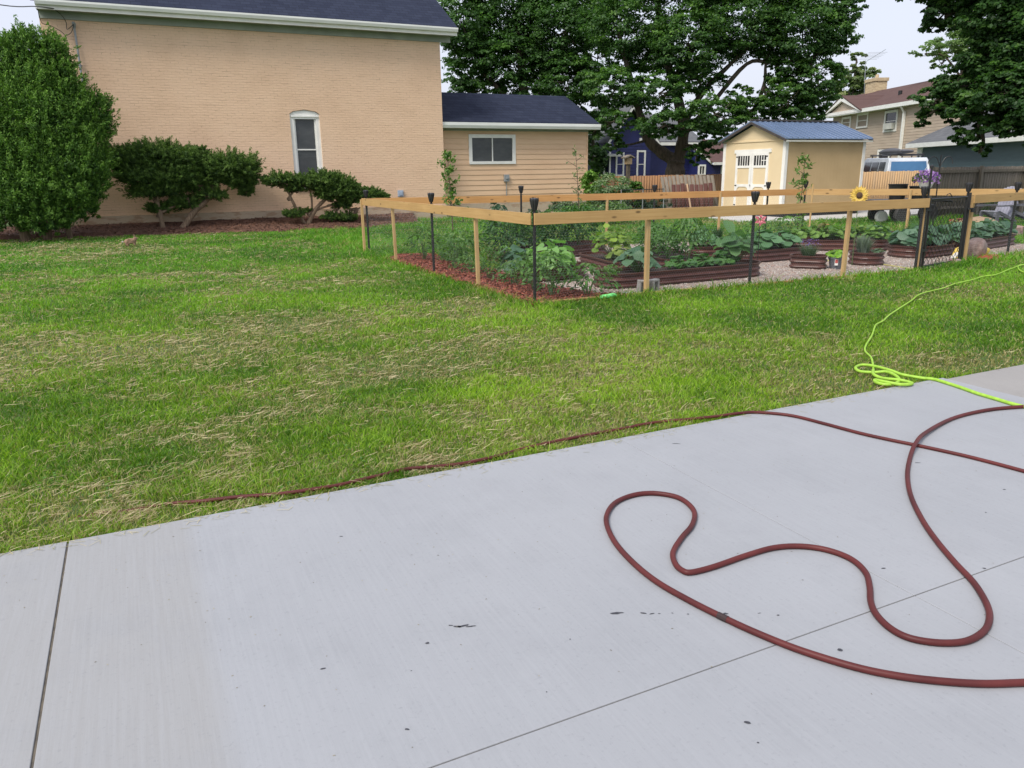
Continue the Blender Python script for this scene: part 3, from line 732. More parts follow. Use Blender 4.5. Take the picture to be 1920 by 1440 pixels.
wf.box(X0 + .0, X0 + fw, .05, .16, wz0, zc); wf.box(X1 - fw, X1, .05, .16, wz0, zc)
wf.box(X0 + fw, X1 - fw, .05, .16, wz0, wz0 + .1)
wf.box(X0 - .06, X1 + .06, -.06, .16, wz0 - .07, wz0)
wf.yprism([(X0 + fw, zc - .16), (X1 - fw, zc - .16), (X1 - fw, zc), (X1 - .02, zc), (X1 - .14, zc + .07), ((X0 + X1) / 2, zc + .115), (X0 + .14, zc + .07), (X0 + .02, zc), (X0 + fw, zc)], .04, .15)
wf.box(X0 + fw * .35, X1 - fw * .35, .012, .045, zc - .10, zc - .05)
wf.box(X0 + fw, X0 + fw + .05, .09, .18, wz0 + .1, zc - .16); wf.box(X1 - fw - .05, X1 - fw, .09, .18, wz0 + .1, zc - .16)
wf.box(X0 + fw + .05, X1 - fw - .05, .09, .18, 2.45, 2.49)
wfo = wf.build('window', M['white'], house)
gp = MB(); gp.box(X0 + fw + .03, X1 - fw - .03, .13, .15, wz0 + .08, zc - .14); gp.build('pane', M['glass'], wfo)
bs_ = MB()
for i in range(26): bs_.box(X0 + fw + .05, X1 - fw - .05, .121, .129, wz0 + .12 + i * .034, wz0 + .137 + i * .034)
bs_.build('screen', mk('insect_screen', (.10, .105, .107), ns=3, rough=.5), wfo)
# service mast and fittings
cm = MB(); cx = hx(-.80); cm.tube([(cx, -.07, 4.2), (cx, -.07, 5.85)], .03, 8); cm.tube([(cx, -.07, 5.83), (cx, -.13, 5.95), (cx + .02, -.2, 5.9)], .045, 8)
cm.box(cx - .05, cx + .05, -.06, 0, 4.8, 4.84); cm.build('conduit', M['greybox'], house)
ub = MB(); ub.box(hx(8.62), hx(8.82), -.08, 0, .86, 1.08); ub.box(hx(8.66), hx(8.78), -.1, -.08, .9, 1.03); ub.build('outlet_box', M['bluebox'], house, bevel=.008)
bw = MB()
for i in range(3): bw.box(hx(5.0), hx(6.7), -.62 + .0, -.5, .03 + i * .075, .095 + i * .075)
bw.box(hx(5.0), hx(5.12), -.5, -.04, .03, .25); bw.box(hx(6.58), hx(6.7), -.5, -.04, .03, .25)
bw.build('window_well', mk('old_red_brick', (.2, .09, .06), (.12, .06, .045), ns=12, rough=.9, bs=.4), house, bevel=.008)
# annex
AY = .6; ax0, ax1 = W + .002, hx(16.84); AZ = 3.22
wn = (hx(11.66), hx(13.6), 1.95, 3.03)
an = MB(); boards(an, ax0, ax1 - .05, .62, AZ, AY, .188, .024, [wn])
an.box(ax0, ax1, AY + .02, AY + .12, .5, 1.96); an.box(ax0, wn[0], AY + .02, AY + .12, 1.96, AZ); an.box(wn[1], ax1, AY + .02, AY + .12, 1.96, AZ)
an.box(wn[0], wn[1], AY + .02, AY + .12, wn[3], AZ)
an.box(ax1 - .1, ax1 - .002, AY + .12, AY + 4.7, .5, AZ); an.box(ax1 - .052, ax1 + .004, AY - .028, AY + .03, .55, AZ)
RY = AY + 2.35; RZ = 4.66
an.xprism([(AY + .02, AZ), (AY + 4.68, AZ), (RY, RZ - .1)], ax1 - .1, ax1 - .01)
an.build('annex_siding', M['siding'], house)
af = MB(); af.box(ax0, ax1 + .01, AY + .01, AY + 4.7, -.1, .5); af.build('annex_foundation', M['foundation'], house)
window(house, wn[0], wn[1], wn[2], wn[3], AY, fr=.13, proj=.05, bars=[(wn[0] + wn[1]) / 2], pane=M['glass'])
ar = MB(); e0 = AY - .38; ez = 3.42; sl = (RZ - ez) / (RY - e0)
ar.xprism([(e0, ez), (e0, ez + .05), (RY, RZ + .05), (2 * RY - e0, ez + .05), (2 * RY - e0, ez), (RY, RZ)], ax0, ax1 + .3)
ar.build('annex_roof', M['shingle'], house)
as_ = MB(); as_.box(ax0, ax1 + .3, e0, AY - .024, AZ, AZ + .03); as_.box(ax0, ax1, AY - .04, AY - .025, AZ - .07, AZ); as_.build('annex_soffit', M['soffit'], house)
ag = MB(); ag.xprism([(e0, ez - .2), (e0 - .1, ez - .2), (e0 - .14, ez - .1), (e0 - .14, ez), (e0 - .12, ez), (e0 - .1, ez - .06), (e0, ez - .06)], ax0, ax1 + .3)
ag.xprism([(e0, ez - .2), (e0, ez - .01), (RY, RZ - .01), (RY, RZ - .16)], ax1 + .26, ax1 + .29)
ag.build('annex_gutter', M['gutter'], house)
mt = MB(); mt.box(hx(13.08), hx(13.28), AY - .12, AY - .02, 1.3, 1.56); mt.lathe([(.05, 0), (.05, .05)], (hx(13.18), AY - .12, 1.4), 10); mt.tube([(hx(13.18), AY - .05, 1.3), (hx(13.18), AY - .05, .5)], .016)
mt.build('meter_box', M['greybox'], house)
# service wires
wr = MB()
p1 = Vector((hx(-.80) - 1.65, HY - .2, 5.9))
a_ = atY(0, 9, 24.5); a2 = atY(-260, -40, 20)
wr.tube(spline([a2, a_, atY(66, 12, 26.4), atY(100, 16, 26.75), Vector((-.98, 26.8, 6.22))], 6), .013, 5)
wr.tube(spline([atY(100, 16, 26.75), atY(115, 28, 26.9), atY(124, 42, 27.0), atY(126, 55, 27.0), p1], 6), .010, 5)
wr.tube(spline([atY(70, 14, 26.75), atY(78, 42, 26.9), atY(95, 48, 26.95), atY(113, 58, 27.0), atY(124, 66, 27), atY(134, 60, 27), p1], 6), .009, 5)
tag(wr.build('service_wire', M['black']), 'dark overhead wires drooping to the conduit at the brick house corner', 'wire')

# ---- shed
shed = thing('garden_shed', 'tan garden shed with blue metal roof and white framed double doors on a slab', 'shed', (19.73, 19.98, .05))
SW, SD = 3.66, 3.0; sz0 = .12; EZ = 2.5; pk = 3.06
s_ = MB(); s_.box(.0, SW, 0, .05, sz0, EZ); s_.box(0, SW, SD - .05, SD, sz0, EZ); s_.box(SW - .05, SW, .05, SD - .05, sz0, EZ)
s_.xprism([(.05, EZ), (SD - .05, EZ), (SD / 2, pk)], SW - .05, SW)
for i in range(1, 24): s_.box(i * SW / 24 - .006, i * SW / 24 + .006, -.002, 0, sz0, EZ)
s_.build('side_wall', M['shedshaded'], shed)
s_ = MB(); s_.box(-.004, .05, .05, SD - .05, sz0, EZ); s_.xprism([(.0, EZ), (SD, EZ), (SD / 2, pk)], .0, .05)
s_.box(-.03, -.004, 0, SD, EZ - .02, EZ + .02)
s_.build('gable_wall', M['shedlit'], shed)
for grp in (((-.03, .09, -.03, -.002), (-.03, -.006, -.002, .1)), ((-.03, -.006, SD - .1, SD + .0), (-.03, .0, SD, SD + .03)), ((SW - .09, SW + .03, -.03, -.002),)):
    s_ = MB()
    for (x0, x1, y0, y1) in grp: s_.box(x0, x1, y0, y1, sz0, EZ)
    s_.build('corner_trim', M['white'], shed)
s_ = MB(); s_.box(-.17, SW + .17, -.19, -.171, EZ - .07, EZ - .02); s_.build('eave_trim', M['offwhite'], shed)
s_ = MB(); s_.box(.02, SW - .02, .02, SD - .02, 0, sz0); s_.build('skid_base', M['blackplastic'], shed)
r_ = MB(); oy = .17; rsl = (pk - EZ) / (SD / 2)
zc = EZ - oy * rsl + .08
r_.xprism([(-oy, zc), (-oy, zc + .03), (SD / 2, pk + .11), (SD + oy, zc + .03), (SD + oy, zc), (SD / 2, pk + .08)], -.18, SW + .18)
n_ = 17
for i in range(n_):
    x = -.15 + (SW + .3) * i / (n_ - 1)
    r_.xprism([(-oy, zc + .03), (-oy, zc + .06), (SD / 2, pk + .14), (SD / 2, pk + .11)], x - .02, x + .02)
    r_.xprism([(SD + oy, zc + .03), (SD / 2, pk + .11), (SD / 2, pk + .14), (SD + oy, zc + .06)], x - .02, x + .02)
ro = r_.build('roof', M['metalroof'], shed)
r_ = MB()
r_.xprism([(-oy, zc - .08), (-oy, zc - .001), (SD / 2, pk + .079), (SD + oy, zc - .001), (SD + oy, zc - .08), (SD / 2, pk)], -.2, -.17)
r_.xprism([(-oy - .0, zc - .08), (-oy, zc - .001), (SD / 2, pk + .079), (SD + oy, zc - .001), (SD + oy, zc - .08), (SD / 2, pk)], SW + .17, SW + .2)
r_.box(-.2, SW + .2, SD / 2 - .08, SD / 2 + .08, pk + .12, pk + .165); r_.build('rake_trim', mk('dark_bronze_trim', (.07, .06, .055), ns=4, rough=.5), shed)
# double doors on the gable (plane x = 0, facing -x)
Md = Matrix.Translation((-.004, 0, 0)) @ Matrix.Rotation(radians(-90), 4, 'Z')   # local x -> -y, local y -> +x
def dbox(mb, a0, a1, d0, d1, z0, z1): mb.box(-d1 - .004, -d0 - .004, a0, a1, z0, z1)
dz0, dz1 = sz0 + .03, 2.12
da0, da1 = .72, 2.32
fr = MB(); dbox(fr, da0 - .1, da1 + .1, 0, .035, dz1, dz1 + .12); fr.build('door_header', M['white'], shed)
for k, (a0, a1) in enumerate(((da0, 1.515), (1.525, da1))):
    d = MB(); t = .10
    dbox(d, a0, a0 + t, 0, .04, dz0, dz1); dbox(d, a1 - t, a1, 0, .04, dz0, dz1)
    dbox(d, a0 + t, a1 - t, 0, .04, dz1 - .09, dz1); dbox(d, a0 + t, a1 - t, 0, .04, 1.62, 1.7)
    dbox(d, a0 + t, a1 - t, 0, .04, .98, 1.07); dbox(d, a0 + t, a1 - t, 0, .04, dz0, dz0 + .1)
    c0, c1 = a0 + t, a1 - t
    for (q0, q1) in ((c0, c0 + .13), (c1, c1 - .13)):      # curved brackets under the lock rail
        P_ = [(q0, .98), (q1, .98), ((q0 * 2 + q1) / 3, .93), (q0, .82)]
        vs = [(-.044, p[0], p[1]) for p in P_] + [(-.004, p[0], p[1]) for p in P_]
        d.add(vs, [(0, 1, 2, 3), (7, 6, 5, 4), (0, 4, 5, 1), (1, 5, 6, 2), (2, 6, 7, 3), (3, 7, 4, 0)])
    do = d.build('door', M['white'], shed)
    pn = MB(); dbox(pn, a0 + t, a1 - t, 0, .018, dz0 + .1, .98); dbox(pn, a0 + t, a1 - t, 0, .018, 1.07, 1.62); pn.build('panel', M['shedlit'], do)
    gl = MB(); dbox(gl, a0 + t, a1 - t, .004, .02, 1.7, dz1 - .09); gl.build('pane', M['glassdark'], do)
    mu = MB()
    for j in range(1, 5): dbox(mu, a0 + t + (a1 - a0 - 2 * t) * j / 5 - .014, a0 + t + (a1 - a0 - 2 * t) * j / 5 + .014, .02, .032, 1.7, dz1 - .09)
    if k == 0: dbox(mu, a0 + t, a0 + t + .25, .02, .033, 1.85, 1.875)
    mu.build('mullion', M['white'], do)
    ha = a0 + .02 if k == 0 else a1 - .1
    for hz in (dz1 - .12, 1.02, .35):
        hg = MB(); dbox(hg, ha, ha + .08, .04, .05, hz - .018, hz + .018); hg.build('hinge', M['black'], do)
hd = MB(); dbox(hd, 1.50, 1.53, .04, .07, 1.0, 1.06); hd.build('latch', M['galv'], shed)

# ---- a gabled or hipped far building seen from one side
def far_house(name, label, cat, p0, ang): return thing(name, label, cat, (p0[0], p0[1], 0), ang)
def wbox(mb, x0, x1, z0, z1, y0=-.04, y1=0): mb.box(x0, x1, y0, y1, z0, z1)

# blue house (front parallel to the street grid)
BY = 46.
bl = thing('blue_house', 'royal blue clapboard house with white trim seen beneath the big maple', 'house', (0, BY, 0))
q = lambda px, py: (atY(px, py, BY).x, atY(px, py, BY).z)
gx0, gz = q(1120, 270); gx1, _ = q(1196, 270); gcx = (gx0 + gx1) / 2 - .1; gpz = q(1158, 212)[1]
gz = q(1120, 270)[1]
rx = q(1300, 300)[0]
wb = MB(); boards(wb, gx0, gx1, 0, gz, -1.5, .2, .03); wb.box(gx0, gx1, -1.48, 6, 0, gz)
wb.yprism([(gx0, gz), (gx1, gz), (gcx, gpz)], -1.5, 0)
boards(wb, gx1, rx, 0, gz - .05, 0, .2, .03); wb.box(gx1 + .002, rx, .02, 6, 0, gz - .05)
wb.build('siding', M['bluesiding'], bl)
tr = MB(); o_ = .45
tr.yprism([(gx0 - o_, gz - .25), (gx0 - o_, gz - .02), (gcx, gpz + .42), (gcx, gpz + .15)], -1.95, -1.85)
tr.yprism([(gcx, gpz + .15), (gcx, gpz + .42), (gx1 + o_, gz - .02), (gx1 + o_, gz - .25)], -1.95, -1.85)
tr.box(gx0 - .02, gx0 + .1, -1.54, -1.5, 0, gz); tr.box(gx1 + .02, rx + .4, -.6, -.5, gz - .1, gz + .1)
tr.build('rake_trim', M['white'], bl)
rr = MB()
rr.yprism([(gx0 - o_, gz - .02), (gx0 - o_, gz + .04), (gcx, gpz + .5), (gx1 + o_, gz + .04), (gx1 + o_, gz - .02), (gcx, gpz + .43)], -1.96, 3)
rr.xprism([(-.6, gz + .1), (-.6, gz + .16), (3, gz + 2.2), (6.6, gz + .16), (6.6, gz + .1), (3, gz + 2.1)], gx1, rx + .4)
rr.build('roof', M['shinglegrey'], bl)
for (a, c, b2, d2, yy) in ((1131, 1146, 287, 330, -1.5), (1170, 1185, 283, 334, -1.5)):
    x0, z1_ = q(a, b2); x1, z0_ = q(c, d2)
    window(bl, x0, x1, max(z0_, .8), z1_, yy, fr=.12, proj=.06, hbars=[(z0_ + z1_) / 2], pane=M['blind'] if a < 1150 else M['glassdark'])
dsx = q(1203, 270)[0]; ds = MB(); ds.box(dsx - .07, dsx + .07, -.14, -.03, 0, gz - .1); ds.build('downspout', M['gutter'], bl)
vt = MB(); vx, vz = q(1177, 264); vt.box(vx - .09, vx + .09, -1.56, -1.5, vz - .1, vz + .12); vt.build('gable_vent', M['white'], bl)
# side porch on the left
px0, pz = q(1098, 292); px1, _ = q(1130, 292)
pp = MB(); pp.box(px0, px1, -1.2, 3, 0, pz - .1); pp.build('porch_wall', mk('dark_teal_porch', (.04, .05, .07), ns=2), bl)
pp = MB(); pp.xprism([(-2, pz - .1), (-2, pz), (3, pz + .9), (3, pz + .8)], px0 - .5, px1 + .2); pp.build('porch_roof', M['offwhite'], bl)
x0, z1_ = q(1113, 300); x1, z0_ = q(1124, 322); window(bl, x0, x1, z0_ - .3, z1_, -1.2, fr=.1, proj=.05, pane=M['glassdark'])
# right wing with brown roof
wg = MB(); ax, az_ = q(1290, 330); bx, bz = q(1316, 306); wxx, _ = q(1400, 306)
p_ = [(ax, 0), (bx, 0), (bx, bz - .05), (ax, q(1290, 284)[1])]
wg.yprism(p_, -1.0, 3); boards(wg, bx, wxx, 0, bz - .1, -1.0, .2, .03); wg.box(bx + .002, wxx, -.98, 4, 0, bz - .1)
wg.build('wing_siding', M['bluesiding'], bl)
wr_ = MB(); wr_.xprism([(-1.5, bz - .05), (-1.5, bz + .02), (2.6, bz + 1.75), (2.6, bz + 1.65)], bx - .15, wxx + .5); wr_.build('wing_roof', M['shinglebrown'], bl)
wt = MB(); wt.box(bx - .2, wxx + .5, -1.56, -1.5, bz - .14, bz + .04)
wt.yprism([(ax - .2, q(1290, 281)[1] + .1), (ax - .2, q(1290, 286)[1] + .1), (bx + .05, bz - .12), (bx + .05, bz + .03)], -1.1, -1.02)
wt.build('wing_trim', M['white'], bl)
x0, z1_ = q(1292, 309); x1, z0_ = q(1305, 326); window(bl, x0, x1, z0_ - .1, z1_, -1.02, fr=.12, proj=.05, bars=[(x0 + x1) / 2], pane=M['glassdark'])
x0, z1_ = q(1334, 312); x1, z0_ = q(1352, 335); window(bl, x0, x1, z0_ - .3, z1_, -1.02, fr=.12, proj=.05, pane=M['glassdark'])

# tan two storey house (turned)
TA = radians(247.3); TP = atD(1624, 312, 56)
tn = thing('tan_house', 'two storey tan sided house with reddish brown roof and cream chimney behind the shed', 'house', (TP.x, TP.y, 0), TA)
tq = lambda px, py: atP(px, py, TP, TA)
ez_ = tq(1624, 211)[1]; xl = tq(1560, 250)[0]; xr = tq(1708, 210)[0]
wins = []
for a, c, b2, d2 in ((1580, 1595, 219, 240), (1609, 1627, 212, 239), (1661, 1681, 207, 246), (1647, 1668, 280, 300)):
    x0, z1_ = tq(a, (b2)); x1, z0_ = tq(c, d2); z1_ = (z1_ + tq(c, b2)[1]) / 2; wins.append((x0, x1, z0_, z1_))
wl = MB(); boards(wl, xl, xr, 0, ez_, 0, .16, .02, wins); wl.box(xl, xr, .07, 8, 0, ez_)
xr2 = tq(1790, 200)[0]
boards(wl, xr, xr2, 0, ez_, -.25, .16, .02); wl.box(xr, xr2, -.23, 8, 0, ez_)
wl.build('siding', M['tansiding'], tn)
for i, wq in enumerate(wins):
    fo = window(tn, *wq, 0, fr=.14, proj=.05, hbars=[(wq[2] + wq[3]) / 2], pane=[M['blind'], M['blind'], M['glassdark'], M['glassdark']][i])
    if i == 2:
        ac = MB(); x0, x1, z0, z1 = wq; ac.box(x0 + .26, x1 - .26, -.22, .05, z0 + .15, z0 + .5); ac.build('air_conditioner', M['offwhite'], fo)
eo = .55
ev = MB(); ev.box(xl - .4, xr2, -eo - .1, -eo, ez_ - .02, ez_ + .2); ev.box(xl - .4, xr2, -eo, -.02, ez_ - .02, ez_ + .03); ev.build('gutter', M['gutter'], tn)
dw = MB(); dw.box(xr - .12, xr, -.42, -.28, 0, ez_ - .3); dw.tube([(xr - .06, -eo - .05, ez_), (xr - .06, -.35, ez_ - .4)], .06); dw.build('downspout', M['gutter'], tn)
rg0 = tq(1607, 171); rg1 = tq(1745, 158)
# ridge lies behind the wall plane: solve its height at mid depth
def deep(px, py, y):
    n = Vector((-sin(TA), cos(TA), 0)); return atP(px, py, TP + n * y, TA)
ra = deep(1610, 171, 4); rb = deep(1745, 158, 4); rzz = (ra[1] + rb[1]) / 2
rt = MB()
vs = [(xl - .4, -eo, ez_ + .2), (xr2, -eo, ez_ + .2), (xr2, 4, rzz), (ra[0], 4, rzz), (xl - .4, 8.5, ez_ + .2), (xr2, 8.5, ez_ + .2)]
rt.add(vs, [(0, 1, 2, 3), (0, 3, 4), (3, 2, 5, 4), (0, 4, 5, 1)]); rt.build('roof', M['shinglebrown'], tn)
# gable dormer
dl = tq(1562, 214); dr = tq(1634, 208); dp = tq(1600, 181)
mx = (dl[0] + dr[0]) / 2; dzb = ez_ + .1; dzp = dp[1]
gd = MB(); gd.yprism([(dl[0] + .5, dzb), (dr[0] - .5, dzb), (mx, dzp - .3)], -eo - .02, 1); gd.build('gable_siding', M['tansiding'], tn)
gd = MB(); w_ = .28
for sx_, xx in ((1, dl[0]), (-1, dr[0])):
    gd.yprism([(xx, dzb - .05), (xx + sx_ * .1, dzb - .05 + w_ * .2), (mx, dzp), (mx, dzp - w_)][::sx_], -eo - .2, -eo - .05)
gd.box(dl[0] + .3, dr[0] - .2, -eo - .12, -eo - .02, dzb - .06, dzb + .12)
gd.build('gable_trim', M['white'], tn)
gr = MB(); gr.yprism([(dl[0] - .05, dzb), (dl[0] - .05, dzb + .06), (mx, dzp + .08), (dr[0] + .05, dzb + .06), (dr[0] + .05, dzb), (mx, dzp + .01)], -eo - .22, 3.0); gr.build('gable_roof', M['shinglebrown'], tn)
c0 = deep(1632, 170, 4.2); c1 = deep(1652, 146, 4.2)
ch = MB(); ch.box(c0[0], c1[0], 3.8, 4.7, rzz - 1, c1[1]); ch.box(c0[0] - .07, c1[0] + .07, 3.73, 4.77, c1[1] - .2, c1[1] + .02)
ch.lathe([(.12, 0), (.12, .3)], ((c0[0] + c1[0]) / 2, 4.25, c1[1]), 8); ch.build('chimney', M['chimney'], tn)
v0 = deep(1688, 173, 1.5); vp = MB(); vp.lathe([(.12, 0), (.12, .4)], (v0[0], 1.5, v0[1] - .3), 8); vp.build('roof_vent', M['black'], tn)
ant = MB(); m0 = deep(1622, 165, 4); m1 = deep(1623, 113, 4)
ant.tube([(m0[0], 4, rzz - .3), (m1[0], 4, m1[1])], .02, 5); ant.tube([(m1[0] - .2, 4, m1[1] - .15), (deep(1659, 112, 4)[0], 4, m1[1] + .35)], .014, 5)
for i in range(6): xx = m1[0] + .3 + i * .28; zz = m1[1] + .03 + i * .055; ant.tube([(xx, 3.3, zz), (xx, 4.7, zz)], .008, 4)
ant.build('antenna', M['galv'], tn)

# teal garage (turned)
GA = radians(242); GP = atD(1728, 308, 47.5)
gg = thing('teal_garage', 'low teal sided garage with grey shingle roof behind the weathered fence', 'garage', (GP.x, GP.y, 0), GA)
gq = lambda px, py: atP(px, py, GP, GA)
gz = gq(1728, 277)[1]; xr = gq(1990, 270)[0]
t_ = MB(); boards(t_, 0, xr, 0, gz, 0, .13, .018); t_.box(0, xr, .02, 7, 0, gz); t_.build('siding', M['teal'], gg)
t_ = MB(); t_.box(-.9, xr + .4, -.55, -.45, gz, gz + .22); t_.box(-.9, xr, -.45, -.02, gz, gz + .03); t_.box(-.25, 0, -.05, .2, 0, gz); t_.box(-.95, -.9, -.5, 7.3, gz, gz + .2); t_.build('eave_trim', M['gutter'], gg)
t_ = MB(); t_.add([(-.95, -.55, gz + .22), (xr + .4, -.55, gz + .22), (xr + .4, 3.5, gz + 2.6), (3.2, 3.5, gz + 2.6), (-.95, 7.5, gz + .22), (xr + .4, 7.5, gz + .22)], [(0, 1, 2, 3), (0, 3, 4), (3, 2, 5, 4), (0, 4, 5, 1)])
t_.build('roof', M['shinglegrey'], gg)
t_ = MB(); t_.box(-.85, -.25, .15, .2, 0, gz - .35); t_.build('side_door', mk('grey_door', (.22, .2, .18), ns=2), gg)
t_ = MB(); t_.box(-.9, -.25, .1, .16, gz - .35, gz); t_.box(-.92, -.82, .1, .25, 0, gz - .35); t_.build('door_trim', M['white'], gg)

# ---- plank fences
def plankfence(name, label, cat, p0, p1, h, mat, bw=.14, gap=.006, rail_front=False, dog=False):
    d = Vector((p1[0] - p0[0], p1[1] - p0[1])); L = d.length; ang = atan2(d.y, d.x)
    t = thing(name, label, cat, (p0[0], p0[1], 0), ang)
    n = int(L / bw); V = []; Fc = []; colr = []
    for i in range(n):
        x0 = i * bw; x1 = x0 + bw - gap; hh = h + random.uniform(-.012, .012); yo = random.uniform(0, .006)
        k = len(V)
        V += [(x0, yo, .04), (x1, yo, .04), (x1, yo + .02, .04), (x0, yo + .02, .04), (x0, yo, hh), (x1, yo, hh), (x1, yo + .02, hh), (x0, yo + .02, hh)]
        Fc += [(k + 3, k + 2, k + 1, k), (k + 4, k + 5, k + 6, k + 7), (k, k + 1, k + 5, k + 4), (k + 1, k + 2, k + 6, k + 5), (k + 2, k + 3, k + 7, k + 6), (k + 3, k, k + 4, k + 7)]
        colr += [[random.random()] * 3] * 8
    npmesh('planks', np.array(V), np.array(Fc), mat, t, np.array(colr))
    y0 = -.045 if rail_front else .026
    for z in (.3, h - .28) if not rail_front else (.25, h - .18):
        r = MB(); r.box(0, L, y0, y0 + .04, z, z + .09); r.build('rail', mat, t)
    k = max(2, int(L / 2.4) + 1)
    for i in range(k):
        x = L * i / (k - 1); p = MB(); yy = -.14 if rail_front else .07
        p.box(x - .05, x + .05, yy, yy + .09, 0, h + (.03 if rail_front else -.05)); p.build('post', mat, t)
    return t
plankfence('cedar_fence', 'brown stained cedar fence in front of the blue house', 'fence', (17.3, 28.6), (27.2, 28.6), 1.42, M['cedar'])
plankfence('pine_fence', 'fresh orange plank fence between the shed and the weathered fence', 'fence', (25.2, 22.6), (atY(1752, 330, 22.6).x, 22.6), 1.46, M['newcedar'])
plankfence('weathered_fence', 'weathered grey plank fence in front of the teal garage', 'fence', (23.6, 17.5), (36, 17.5), 1.6, M['greywood'], rail_front=True)
# ================================================================== GARDEN ENCLOSURE
RT, RH = 1.155, .142      # rail top, board height
def board(name, p0, p1, zt, h, mat, parent, th=.022, off=0):
    d = Vector((p1[0] - p0[0], p1[1] - p0[1], 0)); L = d.length; u_ = d / L; n_ = Vector((-u_.y, u_.x, 0))
    mb = MB(); a = Vector((p0[0], p0[1], 0)) + n_ * off; b_ = Vector((p1[0], p1[1], 0)) + n_ * off
    q_ = [a, b_, b_ + n_ * th, a + n_ * th]
    z0 = zt - h
    mb.add([(v.x, v.y, z0) for v in q_] + [(v.x, v.y, zt) for v in q_], [(3, 2, 1, 0), (4, 5, 6, 7), (0, 1, 5, 4), (1, 2, 6, 5), (2, 3, 7, 6), (3, 0, 4, 7)])
    return mb.build(name, mat, parent, bevel=.002)
fence = thing('garden_fence', 'low vegetable garden fence of pale pine rails, stakes and chicken wire', 'fence', (0, 0, 0))
FL = (4.47, 8.66); FG = (11.50, 8.50); GR = (13.02, 8.82); FR = (17.6, 9.5); BR = (14.7, 14.1); BM = (8.9, 15.05); BL = (4.47, 16.5)
mid = (8.05, 8.58)
board('rail', FL, mid, RT, RH, M['lumber'], fence, off=-.045); board('rail', mid, FG, RT - .004, RH, M['lumber'], fence, off=-.045)
lm = (4.5, 12.2)
board('rail', (FL[0] - .022, FL[1] + .0), (lm[0] - .03, lm[1]), RT, RH, M['lumber'], fence, off=-.0); board('rail', (lm[0] - .03, lm[1]), (BL[0] - .02, BL[1]), RT + .003, RH, M['lumber'], fence)
board('rail', (GR[0] + .05, GR[1]), FR, RT + .005, RH, M['lumber'], fence, off=-.045)
board('rail', BL, BM, RT, RH, M['lumber2'], fence, off=.02); board('rail', BM, BR, RT + .004, RH, M['lumber2'], fence, off=.02)
board('rail', BR, FR, RT, RH, M['lumber'], fence, off=.02)
def stake(p, w_=.05, h=RT - .02, mat=None, lean=(0, 0)):
    mb = MB(); x, y = p
    q_ = [(-w_ / 2, -w_ / 2), (w_ / 2, -w_ / 2), (w_ / 2, w_ / 2), (-w_ / 2, w_ / 2)]
    mb.add([(x + a, y + b_, 0) for a, b_ in q_] + [(x + a + lean[0], y + b_ + lean[1], h) for a, b_ in q_], [(3, 2, 1, 0), (4, 5, 6, 7), (0, 1, 5, 4), (1, 2, 6, 5), (2, 3, 7, 6), (3, 0, 4, 7)])
    return mb.build('stake', mat or M['stake'], fence, bevel=.002)
def onf(px, a=FL, b_=FG):       # foot on a fence line seen at column px
    best = None
    for i in range(801):
        t = i / 800; x = a[0] + (b_[0] - a[0]) * t; y = a[1] + (b_[1] - a[1]) * t
        # project
        p = Vector((x, y, .3 - CAMH)); xx = p.dot(R_); yy = p.dot(U_); zz = p.dot(f_cam)
        e = abs(CX + F * xx / zz - px)
        if best is None or e < best[0]: best = (e, x, y)
    return (best[1], best[2])
f_cam = Vector((cos(PITCH) * cos(YAW), cos(PITCH) * sin(YAW), -sin(PITCH)))
for px in (1215, 1586, 1731):
    p = onf(px); stake((p[0], p[1] + .03), .055, lean=(random.uniform(-.02, .04), 0))
for px in (737, 891):
    p = onf(px, FL, BL); stake((p[0] + .045, p[1]), .05, lean=(-.02, 0))
stake((BL[0] - .05, BL[1] - .02), .05)
stake((GR[0] + .10, GR[1] + .03), .055, lean=(.02, 0))
for p in ((9.6, 14.98), (12.4, 14.5), (15.9, 12.2)): stake(p, .045, mat=M['stake'])
# edging board on the ground
board('kickboard', (FL[0] + .02, FL[1]), (7.0, 8.6), .05, .06, M['stake'], fence, off=-.03); board('kickboard', (7.02, 8.6), FG, .03, .04, M['lumber2'], fence, off=-.03)

